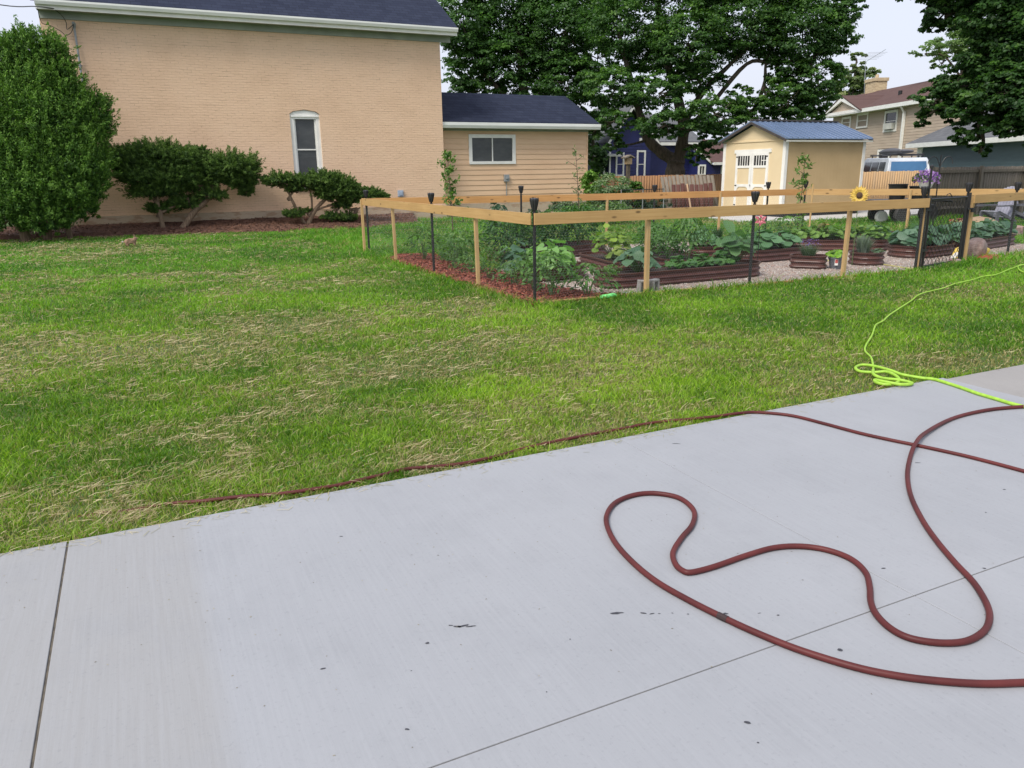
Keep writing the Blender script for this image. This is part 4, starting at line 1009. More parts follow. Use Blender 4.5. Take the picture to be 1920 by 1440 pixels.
def hexmesh(name, p0, p1, h, cw, rw, mat, parent, diamond=False, z0=.03, wob=.006):
    d = Vector((p1[0] - p0[0], p1[1] - p0[1])); L = d.length; u_ = d / L
    nx = int(L / cw); E_ = []
    if diamond:
        ch = cw
        nz = int(h / ch)
        for i in range(nx):
            for j in range(nz):
                x = i * cw; z = j * ch
                E_ += [((x, z), (x + cw / 2, z + ch / 2)), ((x + cw / 2, z + ch / 2), (x + cw, z)), ((x + cw / 2, z + ch / 2), (x, z + ch)), ((x + cw / 2, z + ch / 2), (x + cw, z + ch))]
    else:
        ch = cw * .8; nz = int(h / ch)
        for j in range(nz):
            o_ = (j % 2) * cw / 2
            for i in range(nx):
                x = i * cw + o_; z = j * ch
                E_ += [((x, z), (x + cw / 2, z + ch * .35)), ((x + cw / 2, z + ch * .35), (x + cw, z)), ((x + cw / 2, z + ch * .35), (x + cw / 2, z + ch))]
    E_ = np.array(E_); n = len(E_)
    A = E_[:, 0]; B = E_[:, 1]
    def w3(P): 
        off = wob * np.sin(P[:, 0] * 3.1) * np.cos(P[:, 1] * 4)
        return np.stack([p0[0] + u_.x * P[:, 0] - u_.y * off, p0[1] + u_.y * P[:, 0] + u_.x * off, P[:, 1] + z0], 1)
    A = w3(A); B = w3(B); D = unit(B - A); nrm = np.array([-u_.y, u_.x, 0]); S = np.cross(D, nrm[None])
    vs = []
    for k in range(3):
        a = 2 * pi * k / 3; o_ = S * cos(a) * rw + nrm[None] * sin(a) * rw
        vs += [A + o_, B + o_]
    V = np.stack(vs, 1).reshape(-1, 3)
    b0 = np.arange(n)[:, None] * 6
    Fc = np.concatenate([b0 + np.array([2 * k, 2 * ((k + 1) % 3), 2 * ((k + 1) % 3) + 1, 2 * k + 1]) for k in range(3)])
    return npmesh(name, V, Fc, mat, parent)
HMW = RT - RH - .0
hexmesh('chicken_wire', (FL[0] + .02, FL[1] - .015), (FG[0], FG[1] - .015), HMW, .04, .0006, M['galv'], fence)
hexmesh('chicken_wire', (FL[0] + .01, FL[1]), (BL[0] + .01, BL[1]), HMW, .045, .0005, M['galv'], fence)
hexmesh('chicken_wire', (GR[0] + .1, GR[1]), FR, HMW, .05, .0008, M['galv'], fence)
hexmesh('chicken_wire', BM, BR, HMW, .07, .0009, M['galv'], fence)
hexmesh('chicken_wire', BL, BM, HMW, .07, .0009, M['galv'], fence)

# torches
def make_torch(h=1.17, r=.022):
    t = thing('torch_light', 'x', 'torch light', (0, 0, 0), 0, 'black solar torch lights round the garden fence')
    p = MB(); p.tube([(0, 0, -.02), (0, 0, h)], r, 8); p.build('pole', M['black'], t, smooth=False)
    hd_ = MB(); hd_.lathe([(.012, 0), (.026, .02), (.042, .08), (.054, .14), (.053, .16), (.03, .166), (0, .167)], (0, 0, h), 10)
    ho = hd_.build('lamp_head', M['torchhead'], t, smooth=False)
    rb = MB()
    for k in range(8):
        a = 2 * pi * k / 8; c_, s_ = cos(a), sin(a)
        rb.tube([(c_ * .029, s_ * .029, h + .02), (c_ * .045, s_ * .045, h + .08), (c_ * .057, s_ * .057, h + .14), (c_ * .052, s_ * .052, h + .17)], .004, 4)
    rb.build('cage', M['blackplastic'], ho)
    return t
torch = make_torch()
def put_torch(p, lab, sc=1, first=[True], a=0):
    if first[0]:
        first[0] = False; torch.location = (p[0], p[1], 0); torch['label'] = lab; return torch
    return dup(torch, (p[0], p[1], 0), a, (1, 1, sc), lab)
put_torch((FL[0] + .035, FL[1] + .03), 'black torch light at the near corner of the garden fence')
p = onf(1411); put_torch((p[0], p[1] + .04), 'black torch light on the front garden rail left of the sunflower', 1)
p = onf(808, FL, BL); put_torch((p[0] + .045, p[1]), 'black torch light halfway along the left side of the garden fence')
put_torch((BL[0] + .05, BL[1] - .03), 'black torch light on the far left corner of the garden fence', .99)
put_torch((11.44, 8.53), 'black torch light on the hinge side of the garden gate', 1.0)
put_torch((13.0, 8.86), 'black torch light on the latch side of the garden gate', 1.02)
pp_ = Vector((FR[0] - GR[0], FR[1] - GR[1]))
p = onf(1899, GR, FR); put_torch((p[0], p[1] + .06), 'black torch light on the front rail right of the garden gate', 1)
p = atD(977, 366, 17.0); put_torch((p.x, p.y), 'black torch light on the back rail in front of the annex', 1.02)
p = onf(1227, BM, BR); put_torch((p[0], p[1] + .05), 'black torch light on the back rail before the leaning grey boards', .99)
p = onf(1438, BM, BR); put_torch((p[0], p[1] + .05), 'black torch light on the back rail in front of the shed doors', 1)
p = onf(1516, BM, BR); put_torch((p[0], p[1] + .05), 'black torch light at the back right corner beside the sapling', 1)

# gate
gt_ = thing('garden_gate', 'black chain link gate in the front of the garden fence', 'gate', (0, 0, 0))
g0 = Vector((11.62, 8.54, 0)); g1 = Vector((12.90, 8.80, 0)); gz0, gz1 = .05, 1.13
u_ = (g1 - g0).normalized()
gf = MB(); r_ = .02
for a, b_ in (((0, gz0), (0, gz1)), ((1, gz0), (1, gz1)), ((0, gz0), (1, gz0)), ((0, gz1), (1, gz1))):
    pa = g0.lerp(g1, a[0]); pb = g0.lerp(g1, b_[0]); gf.tube([(pa.x, pa.y, a[1]), (pb.x, pb.y, b_[1])], r_, 8)
gf.build('gate_frame', M['black'], gt_)
hexmesh('chain_link', (g0.x, g0.y), (g1.x, g1.y), gz1 - gz0, .128, .0048, M['black'], gt_, True, gz0, 0)
gp_ = MB(); gp_.tube([(11.50, 8.50, 0), (11.50, 8.50, 1.62)], .018, 8); gp_.lathe([(.03, 0), (.03, .03), (0, .05)], (11.50, 8.50, 1.62), 8); gp_.build('hinge_post', M['black'], gt_)
gp_ = MB(); gp_.tube([(13.0, 8.82, 0), (13.0, 8.82, 1.2)], .024, 8); gp_.build('latch_post', M['black'], gt_)
lt = MB(); c_ = Vector((13.02, 8.79, .93)); lt.box(c_.x - .1, c_.x + .1, c_.y - .02, c_.y + .02, .915, .945); lt.box(c_.x + .0, c_.x + .06, c_.y - .04, c_.y + .0, .87, .93); lt.tube([c_ + Vector((.1, 0, .02)), c_ + Vector((.13, -.01, .04))], .012, 6)
lt.build('latch', M['black'], gt_)
for hz in (.3, .95):
    lt = MB(); lt.box(11.49, 11.64, 8.5, 8.545, hz, hz + .035); lt.build('hinge', M['black'], gt_)
lp = MB(); gm = g0.lerp(g1, .5)
lp.tube([(gm.x - .09, gm.y, gz1 + .01), (gm.x - .07, gm.y, gz1 + .06), (gm.x, gm.y, gz1 + .075), (gm.x + .05, gm.y, gz1 + .04), (gm.x + .06, gm.y, gz1 + .01)], .007, 5)
lp.build('wire_loop', M['black'], gt_)

# ------------------------------------------------------------------ raised beds
def stadium(L, W_, n=7, rr=None):
    r = rr or W_ / 2 * .98; pts = []
    for cx_, cy_, a0 in ((L / 2 - r, W_ / 2 - r, 0), (-(L / 2 - r), W_ / 2 - r, pi / 2), (-(L / 2 - r), -(W_ / 2 - r), pi), (L / 2 - r, -(W_ / 2 - r), 3 * pi / 2)):
        for k in range(n): a = a0 + (pi / 2) * k / (n - 1); pts.append((cx_ + r * cos(a), cy_ + r * sin(a)))
    return pts
def make_bed(loc, L, W_, ang, label, h=.21, rr=None):
    t = thing('raised_bed', label, 'raised bed', (loc[0], loc[1], .01), ang, 'brown corrugated raised beds')
    mb = MB(); prof = []
    for i in range(21):
        z = h * i / 20; prof.append((.016 * cos(2 * pi * i / 20 * 2.5 + pi), z))
    prof.append((.02, h + .002)); prof.append((.02, h + .012)); prof.append((-.012, h + .012)); prof.append((-.012, h - .02)); prof.append((-.008, .02))
    base = stadium(L, W_, 7, rr); n = len(base); vs = []
    # outward normals
    for o_, z in prof:
        for i in range(n):
            a = base[i - 1]; b_ = base[(i + 1) % n]; tx, ty = b_[0] - a[0], b_[1] - a[1]; l = hypot(tx, ty) or 1
            vs.append((base[i][0] + ty / l * o_, base[i][1] - tx / l * o_, z))
    fs = [(j * n + i, j * n + (i + 1) % n, (j + 1) * n + (i + 1) % n, (j + 1) * n + i) for j in range(len(prof) - 1) for i in range(n)]
    mb.add(vs, fs); mb.build('metal_wall', M['bed'], t, smooth=False)
    sb = MB(); sb.add([(p[0] * .985, p[1] * .985, h - .035) for p in base], [tuple(range(n))]); sb.build('soil', M['soil'], t)
    return t
BEDS = [
 ('A', (7.42, 9.5), 2.95, .62, 0, 'long raised bed nearest the front garden fence'),
 ('B', (8.42, 11.2), 2.35, .78, radians(73), 'slanting raised bed holding the bushy pepper plants'),
 ('C', (7.28, 11.2), 1.9, .6, radians(80), 'slanting raised bed left of the leaning stake with yellow green leaves'),
 ('D', (7.35, 13.55), 3.0, .85, radians(18), 'raised bed under the dense dark green hedge of plants'),
 ('E', (5.85, 10.8), 1.2, .75, 0, 'raised bed at left overflowing with pale squash leaves'),
 ('F', (11.1, 13.0), .58, .56, 0, 'small round raised bed of chives on the far gravel'),
 ('P', (9.9, 11.85), .7, .5, radians(-20), 'small raised bed tucked behind the round leaved squash'),
 ('G', (10.55, 11.0), 1.65, .78, radians(2), 'raised bed of big leafed squash in the middle of the gravel'),
 ('H', (10.2, 9.62), .56, .38, radians(-52), 'small raised bed with lavender beside the grey pot'),
 ('I', (11.42, 9.48), .56, .54, 0, 'small round raised bed with silvery sage right of the grey pot'),
 ('J', (13.05, 11.6), 2.0, .8, radians(-38), 'long raised bed of mixed lettuce and chard'),
 ('K', (14.3, 11.35), 1.0, .5, radians(-45), 'empty stacked looking raised bed near the gate'),
 ('L', (15.3, 12.2), 1.2, .45, radians(-45), 'sparse raised bed at the back right of the garden'),
 ('M', (13.45, 9.95), 1.45, .8, radians(8), 'raised bed of blue green cabbage behind the gate'),
 ('N', (15.75, 10.35), 2.3, .7, radians(12), 'raised bed of broad cabbage leaves right of the gate'),
 ('O', (13.35, 13.2), .55, .52, 0, 'small round raised bed hidden by greens near the back corner'),
]
bed = {}
for k, loc, L, W_, a, lab in BEDS:
    o = make_bed(loc, L, W_, a, lab, rr=.1 if k == 'H' else None); bed[k] = (loc, L, W_, a)
def inbed(k, u, v_, z=.19):
    (x, y), L, W_, a = bed[k]
    lx, ly = u * L / 2, v_ * W_ / 2
    return (x + lx * cos(a) - ly * sin(a), y + lx * sin(a) + ly * cos(a), z)

# ------------------------------------------------------------------ vegetable plants
def bushplant(name, label, cat, h, r, n, size, cd_, cm_, ct_, loc=(0, 0, 0), group=None, stems=5, aspect=.5, droop=.35, low=.15, round_=1.0, extra=None, shape='rhomb'):
    t = thing(name, label, cat, loc, random.uniform(0, 6), group)
    u1 = rng.random(n) ** .8; a = rng.uniform(0, 2 * pi, n)
    prof = np.sin(np.clip(u1 * (1 - low) + low, 0, 1) * pi) ** .6 * round_ + (1 - round_)
    rad = r * prof * rng.uniform(.35, 1, n) ** .5 * (1 + .25 * np.sin(a * 3 + u1 * 9))
    C = np.stack([np.cos(a) * rad, np.sin(a) * rad, h * (low + u1 * (1 - low))], 1)
    out = np.stack([np.cos(a), np.sin(a), np.zeros(n)], 1)
    Nn = out * .5 + np.array([0, 0, .9]) + rng.normal(size=(n, 3)) * .35
    T = out + np.array([0, 0, -droop]) + rng.normal(size=(n, 3)) * .4
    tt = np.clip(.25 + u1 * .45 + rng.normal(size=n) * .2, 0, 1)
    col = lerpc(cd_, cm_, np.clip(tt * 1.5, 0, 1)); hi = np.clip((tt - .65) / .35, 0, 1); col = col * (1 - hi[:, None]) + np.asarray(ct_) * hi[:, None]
    leaves('foliage', C, Nn, size * rng.uniform(.6, 1.25, n), col, M['veg'], t, aspect, T, shape)
    st = MB()
    for i in range(stems):
        a_ = 2 * pi * i / stems + random.random(); q_ = random.uniform(.3, .75) * r
        st.tube([(0.01 * cos(a_), 0.01 * sin(a_), -.02), (cos(a_) * q_ * .4, sin(a_) * q_ * .4, h * .4), (cos(a_) * q_, sin(a_) * q_, h * random.uniform(.6, .9))], [.008, .006, .003], 4)
    st.build('stem', M['stem'], t)
    if extra: extra(t)
    return t
def bigleaf(name, label, cat, h, r, n, size, c0, c1, loc=(0, 0, 0), group=None, aspect=.75, tilt=.5, pet=True):
    t = thing(name, label, cat, loc, random.uniform(0, 6), group)
    a = rng.uniform(0, 2 * pi, n); rad = r * np.sqrt(rng.random(n)); zz = h * (1 - .55 * (rad / r) ** 2) * rng.uniform(.45, 1.12, n)
    C = np.stack([np.cos(a) * rad, np.sin(a) * rad, zz], 1); out = np.stack([np.cos(a), np.sin(a), np.zeros(n)], 1)
    Nn = out * tilt * (rad / r)[:, None] + np.array([0, 0, 1]) + rng.normal(size=(n, 3)) * .28
    T = out + rng.normal(size=(n, 3)) * .2
    col = lerpc(c0, c1, np.clip(rng.normal(.5, .28, n), 0, 1))
    leaves('foliage', C, Nn, size * rng.uniform(.65, 1.2, n), col, M['veg'], t, aspect, T, 'broad')
    st = MB()
    for i in range(min(n, 26)): st.tube([(0, 0, 0), (C[i][0] * .6, C[i][1] * .6, C[i][2] * .6), tuple(C[i] - np.array([0, 0, .01]))], [.008, .006, .004], 4)
    st.build('leaf_stalks', M['stem'], t)
    return t
def spikes(name, label, cat, h, r, n, c0, c1, loc, group=None, wd=.004, flower=None):
    t = thing(name, label, cat, loc, 0, group)
    a = rng.uniform(0, 2 * pi, n); b0 = r * .5 * np.sqrt(rng.random(n)); hh = h * rng.uniform(.5, 1, n); sp = rng.uniform(.2, 1, n) * r
    x0, y0 = np.cos(a) * b0, np.sin(a) * b0; x1, y1 = np.cos(a) * (b0 + sp), np.sin(a) * (b0 + sp)
    px, py = -np.sin(a) * wd, np.cos(a) * wd
    V = np.stack([np.stack([x0 - px, y0 - py, 0 * a], 1), np.stack([x0 + px, y0 + py, 0 * a], 1), np.stack([(x0 * .6 + x1 * .4) + px, (y0 * .6 + y1 * .4) + py, hh * .6], 1), np.stack([(x0 * .6 + x1 * .4) - px, (y0 * .6 + y1 * .4) - py, hh * .6], 1), np.stack([x1, y1, hh], 1)], 1).reshape(-1, 3)
    k = np.arange(n)[:, None] * 5; Fc = np.concatenate([k + np.array([0, 1, 2]), k + np.array([0, 2, 3]), k + np.array([3, 2, 4])])
    npmesh('foliage', V, Fc, M['veg'], t, np.repeat(lerpc(c0, c1, rng.random(n)), 5, 0))
    if flower:
        m_ = 90; a = rng.uniform(0, 2 * pi, m_); rr_ = r * rng.random(m_); C = np.stack([np.cos(a) * rr_, np.sin(a) * rr_, h * rng.uniform(.8, 1.25, m_)], 1)
        leaves('blossom', C, rng.normal(size=(m_, 3)), .022, np.repeat(np.array([flower]), m_, 0) * rng.uniform(.7, 1.3, (m_, 1)), M['petal'], t)
    return t
GD, GM_, GT = (.035, .09, .025), (.10, .22, .045), (.2, .38, .08)
BD, BM_, BT = (.018, .05, .028), (.05, .12, .065), (.11, .2, .12)
# left row along the fence: tomatoes and friends
tg = 'tomato plants in the mulch along the left fence'
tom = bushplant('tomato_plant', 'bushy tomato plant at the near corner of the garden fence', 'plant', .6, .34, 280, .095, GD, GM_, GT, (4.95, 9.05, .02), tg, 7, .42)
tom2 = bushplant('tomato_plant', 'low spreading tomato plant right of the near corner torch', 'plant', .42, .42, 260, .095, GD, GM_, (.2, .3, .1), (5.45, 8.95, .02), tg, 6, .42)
spots = [((5.0, 9.65), .98, 'tall light green tomato plant second from the near garden corner'), ((5.05, 10.35), .85, 'leafy tomato plant third from the near garden corner'), ((4.95, 11.1), .75, 'short tomato plant just left of the middle stake'),
         ((5.0, 11.9), .8, 'tomato plant right of the left side torch'), ((5.0, 12.75), .85, 'tomato plant behind the left side torch pole'), ((5.35, 13.5), 1.1, 'tall tomato plant left of the left side torch'), ((5.0, 14.3), 1.1, 'dark tomato plant by the second stake of the left fence'),
         ((5.9, 14.6), 1.25, 'tall tomato plant behind the left fence stake'), ((5.6, 11.9), .7, 'small tomato plant behind the left row')]
for i, ((x, y), sc_, lb) in enumerate(spots): dup(tom if i % 2 == 0 else tom2, (x, y, .02), random.uniform(0, 6), (sc_, sc_, sc_ * random.uniform(.9, 1.2)), lb)
# dark cone plants
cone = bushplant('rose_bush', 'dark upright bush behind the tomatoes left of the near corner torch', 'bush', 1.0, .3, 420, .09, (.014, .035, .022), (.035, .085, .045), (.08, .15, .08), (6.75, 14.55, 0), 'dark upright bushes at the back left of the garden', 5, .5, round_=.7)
dup(cone, (7.55, 14.65, 0), 2, .9, 'dark upright bush right behind the near corner torch')
# hedge in bed D
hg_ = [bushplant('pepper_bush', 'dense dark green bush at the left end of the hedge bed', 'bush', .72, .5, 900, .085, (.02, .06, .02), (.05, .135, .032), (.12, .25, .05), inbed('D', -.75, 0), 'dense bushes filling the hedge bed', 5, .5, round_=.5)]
for i, (uu, lb) in enumerate(((-.3, 'dense dark green bush left of the hedge bed middle'), (.15, 'dense dark green bush in the middle of the hedge bed'), (.6, 'dense dark green bush at the right end of the hedge bed'))):
    dup(hg_[0], inbed('D', uu, (-1) ** i * .1), i * 1.3 + .5, (1, 1, .95 + .06 * i), lb)
# E squash
bigleaf('squash_plant', 'pale green squash plant with long drooping leaves at the left of the gravel', 'plant', .40, .48, 60, .24, (.12, .27, .07), (.27, .48, .14), (5.78, 10.75, .2), None, .45, .9)
bigleaf('squash_plant', 'blue green broad leaved plant behind the near corner torch', 'plant', .55, .3, 26, .24, (.05, .12, .07), (.13, .24, .15), (5.35, 11.0, .05), None, .5, .9)
# C yellow green
bigleaf('bean_plant', 'yellow green leafy plant between the two slanting beds', 'plant', .62, .36, 110, .12, (.09, .18, .025), (.27, .40, .06), inbed('C', .0, -.1), None, .7, .9)
bigleaf('cucumber_plant', 'yellowing broad leaved plant at the foot of the bean plant', 'plant', .3, .35, 34, .15, (.12, .2, .03), (.36, .42, .12), inbed('C', -.55, -.2), None, .7, .8)
# A
bigleaf('broccoli_plant', 'blue green broccoli plant at the left end of the front bed', 'plant', .34, .34, 44, .17, (.04, .11, .055), (.13, .24, .13), inbed('A', -.52, .1), None, .65, .9)
bushplant('parsley_plant', 'small bright green herb at the left tip of the front bed', 'herb', .14, .14, 120, .05, GD, GM_, GT, inbed('A', -.82, 0), None, 4)
st_ = bigleaf('strawberry_plant', 'low leafy plant right of the stake in the front bed', 'plant', .2, .24, 60, .10, (.04, .12, .03), (.11, .24, .06), inbed('A', .0, 0), 'low leafy plants in the front bed', .75, .7)
dup(st_, inbed('A', .33, .1), 1, (1.2, 1.1, 1), 'low leafy plant in the middle right of the front bed'); dup(st_, inbed('A', .55, 0), 2, 1.1, 'low leafy plant near the squash in the front bed')
bigleaf('zucchini_plant', 'tall round leaved squash plant at the right end of the front bed', 'plant', .62, .30, 30, .22, (.05, .13, .04), (.14, .27, .10), inbed('A', .72, .1), None, .85, .8)
# B peppers
pe = bushplant('pepper_plant', 'bushy pepper plant at the far end of the slanting bed', 'plant', .52, .36, 420, .09, GD, GM_, (.12, .22, .08), inbed('B', .7, 0), 'pepper plants in the slanting bed', 6, .45)
dup(pe, inbed('B', .2, .2), 1, 1.0, 'bushy pepper plant in the middle of the slanting bed')
dup(pe, inbed('B', -.62, -.3), 4, (.95, .95, 1.35), 'tallest pepper plant at the right of the slanting bed')
dup(pe, inbed('B', -.4, .35), 5, .9, 'small pepper plant behind the leaning stake')
# F chives
spikes('chive_clump', 'clump of upright chives in the small round bed', 'herb', .3, .14, 260, (.03, .08, .03), (.08, .17, .06), (11.1, 13.0, .2))
# G squash big leaves
sq = bigleaf('squash_plant', 'large squash plant with round leaves right of the middle torch', 'plant', .36, .38, 60, .19, (.05, .13, .05), (.14, .28, .13), inbed('G', -.1, 0), 'round leaved squash plants in the middle bed', .85, .7)
dup(sq, inbed('G', .5, 0), 2, .9, 'large squash plant at the right end of the middle bed'); dup(sq, inbed('P', -.2, 0), 1, (.7, .7, 1.1), 'round leaved squash plant left of the middle torch')
dup(sq, inbed('G', -.75, 0), 3, .8, 'large squash plant at the left end of the middle bed')
# H lavender, I sage
spikes('lavender_plant', 'lavender with purple tips in the small bed left of the pot', 'herb', .24, .2, 200, (.04, .08, .04), (.12, .17, .1), (10.18, 9.6, .2), None, .005, (.2, .14, .42))
spikes('sage_plant', 'silvery grey sage in the small round bed right of the pot', 'herb', .34, .18, 220, (.09, .13, .10), (.24, .29, .24), (11.35, 9.5, .2), None, .007)
bigleaf('sage_plant', 'low grey green herb spilling at the right rim of the round bed', 'herb', .08, .12, 24, .07, (.1, .18, .1), (.2, .3, .16), (11.62, 9.42, .2))
# J lettuce mix
le = bigleaf('lettuce_plant', 'bright green lettuce at the left of the lettuce bed', 'lettuce', .27, .26, 60, .12, (.07, .16, .03), (.2, .34, .07), inbed('J', -.75, 0), 'lettuces in the long lettuce bed', .7, .8)
for i, (uu, vv, sc_, lb) in enumerate(((-.42, .2, 1.05, 'yellow green lettuce second from the left in its bed'), (-.1, -.15, 1.1, 'lettuce in the middle of the lettuce bed'), (.22, .2, 1.05, 'lettuce just right of the leaning stake'), (.55, -.1, 1.15, 'frilly lettuce near the right end of its bed'), (.85, .1, 1.0, 'lettuce at the right end of the lettuce bed'))):
    dup(le, inbed('J', uu, vv), i + .7, sc_, lb)
bushplant('chard_plant', 'reddish leaf chard among the lettuces', 'plant', .34, .2, 90, .12, (.08, .05, .02), (.14, .16, .04), (.32, .2, .06), inbed('J', -.25, .35), None, 5, .5)
bushplant('bean_plant', 'leafy bean plant in the hidden round bed near the back corner', 'plant', .4, .45, 420, .08, GD, GM_, GT, (13.3, 13.2, .2), None, 5)
bushplant('bean_plant', 'spreading green plant behind the lettuce bed', 'plant', .36, .6, 520, .08, GD, (.07, .17, .03), GT, (13.9, 12.6, .05), None, 5)
bushplant('bean_plant', 'green leafy plant behind the middle squash', 'plant', .55, .4, 380, .08, GD, (.08, .19, .04), GT, (12.2, 13.0, .05), None, 5)
# cabbages
cb = bigleaf('cabbage_plant', 'blue green cabbage at the left of the bed behind the gate', 'cabbage', .34, .36, 60, .19, (.04, .11, .06), (.16, .27, .17), inbed('M', -.6, 0), 'blue green cabbages behind the gate and right of it', .75, 1.0)
for i, (k_, uu, sc_, lb) in enumerate((('M', 0, 1.15, 'blue green cabbage in the middle of the bed behind the gate'), ('M', .6, 1.1, 'blue green cabbage at the right of the bed behind the gate'), ('N', -.75, 1.1, 'broad cabbage next to the gate latch post'), ('N', -.25, 1.0, 'broad cabbage second from the left right of the gate'), ('N', .25, 1.0, 'broad cabbage in the right half of the right hand bed'), ('N', .75, 1.05, 'broad cabbage at the right edge of the photo'), ('K', -.5, .8, 'small cabbage in the stacked bed near the gate'))):
    dup(cb, inbed(k_, uu, .05), i * .9, sc_, lb)
spikes('grass_clump', 'tall grassy clump behind the garden gate', 'plant', .62, .5, 500, (.04, .12, .02), (.13, .27, .05), (15.6, 11.5, 0), None, .006)
bushplant('white_flower_plant', 'plant topped with cream flowers seen through the gate', 'plant', .5, .2, 160, .07, GD, GM_, (.6, .55, .42), (16.4, 11.4, 0), None, 4)
def sapling(name, label, loc, h, spread, n, size, cols, stake_=False, lean=0, low=.35):
    t = thing(name, label, 'sapling', loc)
    st = MB(); P_ = [(0, 0, -.05), (lean * .3, .02, h * .35), (lean * .7, -.02, h * .7), (lean, 0, h)]
    st.tube(spline(P_, 4), [.014 - .0008 * i for i in range(13)], 6)
    tips = []
    for i in range(12):
        z = h * (low + (1 - low) * i / 12); a = i * 2.4; L_ = spread * random.uniform(.5, 1); p0 = Vector((lean * z / h, 0, z)); p1 = p0 + Vector((cos(a) * L_, sin(a) * L_, L_ * .6)); st.tube([p0, p1], [.006, .003], 4); tips += [p0.lerp(p1, q_) for q_ in (.4, .7, 1)]
    tips += [Vector(P_[-1])] * 4
    st.build('trunk', M['stemwood'], t)
    tips = np.array([tuple(p) for p in tips]); idx = rng.integers(0, len(tips), n)
    C = tips[idx] + rng.normal(size=(n, 3)) * .04; Nn = rng.normal(size=(n, 3)) * .6 + np.array([0, 0, .6])
    leaves('foliage', C, Nn, size * rng.uniform(.7, 1.2, n), lerpc(cols[0], cols[1], rng.random(n)), M['veg'], t, .42, np.array([0, 0, -.6]) + rng.normal(size=(n, 3)) * .7)
    return t
p = atD(1500, 380, 19.0); sp1 = sapling('fruit_sapling', 'slender sapling with pale leaves in front of the shed wall', (p.x, p.y, 0), 1.85, .20, 190, .13, ((.06, .14, .03), (.22, .33, .10)), lean=.03, low=.3)
p = atD(850, 380, 16.2); sapling('climbing_plant', 'leafy young tree at the back rail beside the brick house corner', (p.x, p.y, 0), 2.0, .2, 330, .11, ((.06, .14, .03), (.2, .32, .08)), lean=-.1, low=.5)
p = atD(1090, 380, 16.6); sapling('thin_sapling', 'thin bare sapling with few leaves in front of the annex corner', (p.x, p.y, 0), 2.05, .22, 60, .10, ((.12, .17, .08), (.28, .32, .17)), lean=-.15, low=.4)
st = MB(); p = atD(1520, 400, 18.6); st.tube([(p.x, p.y, 0), (p.x, p.y, 1.3)], .02, 6); tag(st.build('wooden_pole', M['stake']), 'pale thin pole standing beside the sapling near the back right torch', 'pole')
# pot
t = thing('grey_pot', 'grey plastic pot with a red and white tag on the gravel', 'pot', (*at(1566, 505)[:2], .01))
pb = MB(); pb.lathe([(.09, 0), (.118, .17), (.128, .17), (.13, .2), (.12, .2), (.115, .19), (.0, .18)], (0, 0, 0), 16); pb.build('pot_body', mk('grey_plastic', (.13, .14, .16), ns=3, rough=.4), t)
pl = atD(1558, 490, 10); vdir = Vector((cos(YAW), sin(YAW), 0)); rdir = Vector((vdir.y, -vdir.x, 0))
lb_ = MB(); A_ = -vdir * .118 - rdir * .035
lb_.add([tuple(A_ + rdir * x + Vector((0, 0, z)) - vdir * d_) for d_ in (.006, .002) for x, z in ((-.035, .07), (.02, .07), (.02, .17), (-.035, .17))], [(0, 1, 2, 3), (7, 6, 5, 4), (0, 4, 5, 1), (1, 5, 6, 2), (2, 6, 7, 3), (3, 7, 4, 0)])
lo_ = lb_.build('plant_tag', M['white'], t)
lb_ = MB(); lb_.add([tuple(A_ + rdir * x + Vector((0, 0, z)) - vdir * d_) for d_ in (.009, .0065) for x, z in ((-.03, .11), (.015, .11), (.015, .165), (-.03, .165))], [(0, 1, 2, 3), (7, 6, 5, 4), (0, 4, 5, 1), (1, 5, 6, 2), (2, 6, 7, 3), (3, 7, 4, 0)])
lb_.build('red_print', mk('red_print', (.55, .08, .07), ns=3), lo_)
bigleaf('lettuce_plant', 'bright lime green lettuce growing in the grey pot', 'lettuce', .14, .15, 60, .085, (.16, .34, .03), (.34, .55, .06), (t.location.x, t.location.y, .19), None, .7, .8)
# ================================================================== TREES AND SHRUBS
ORG = Vector((0, 0, 0))
def tree(name, label, cat, base, lobes, limbs, size, cd_, cm_, ct_, group=None, dens=1.7, flatz=.8, shoots=0, slen=1.0, inner=0., clump=.26, trunkmat=None, aspect=.72, spray=0, mat=None, tipprob=.1, twigs=True):
    t = thing(name, label, cat, base, 0, group)
    o = Vector(base)
    ends = crown('crown', lobes, mat or M['leaf'], t, size, cd_, cm_, ct_, clump=clump, origin=o, aspect=aspect, spray=spray, tipprob=tipprob, dens=dens, flatz=flatz, shoots=shoots, slen=slen, inner=inner)
    tb = MB()
    for path, rs in limbs:
        pts = spline([Vector(p) - o for p in path], 5); n = len(pts)
        rr = [rs[0] + (rs[1] - rs[0]) * (i / (n - 1)) ** .8 for i in range(n)]
        rr = [x * (1 + .08 * sin(i * 1.7)) for i, x in enumerate(rr)]
        tb.tube(pts, rr, 10)
    if twigs and limbs:
        allp = [Vector(p) - o for path, _ in limbs[0:] for p in path[1:]]
        for k, (c, r, cnt) in enumerate(lobes):
            cc = Vector(c) - o; src = min(allp, key=lambda q_: (q_ - cc).length)
            tb.tube(spline([src, src.lerp(cc, .5) + Vector((random.uniform(-.2, .2), 0, -.15)), cc], 4), [.07, .06, .055, .05, .045, .04, .035, .03, .025], 5)
            for e_ in ends[k][:6]:
                e2 = Vector(e_) - o; tb.tube([cc, cc.lerp(e2, .5) + Vector((0, 0, -.08)), e2], [.025, .018, .008], 4)
    tb.build('trunk', trunkmat or M['trunk'], t)
    return t
L = lobe
D0 = 38
MD, MM, MT = (.026, .064, .022), (.07, .16, .038), (.165, .30, .055)
base = Vector((*atD(1266, 330, D0)[:2], 0))
P = lambda px, py, d=D0: atD(px, py, d)
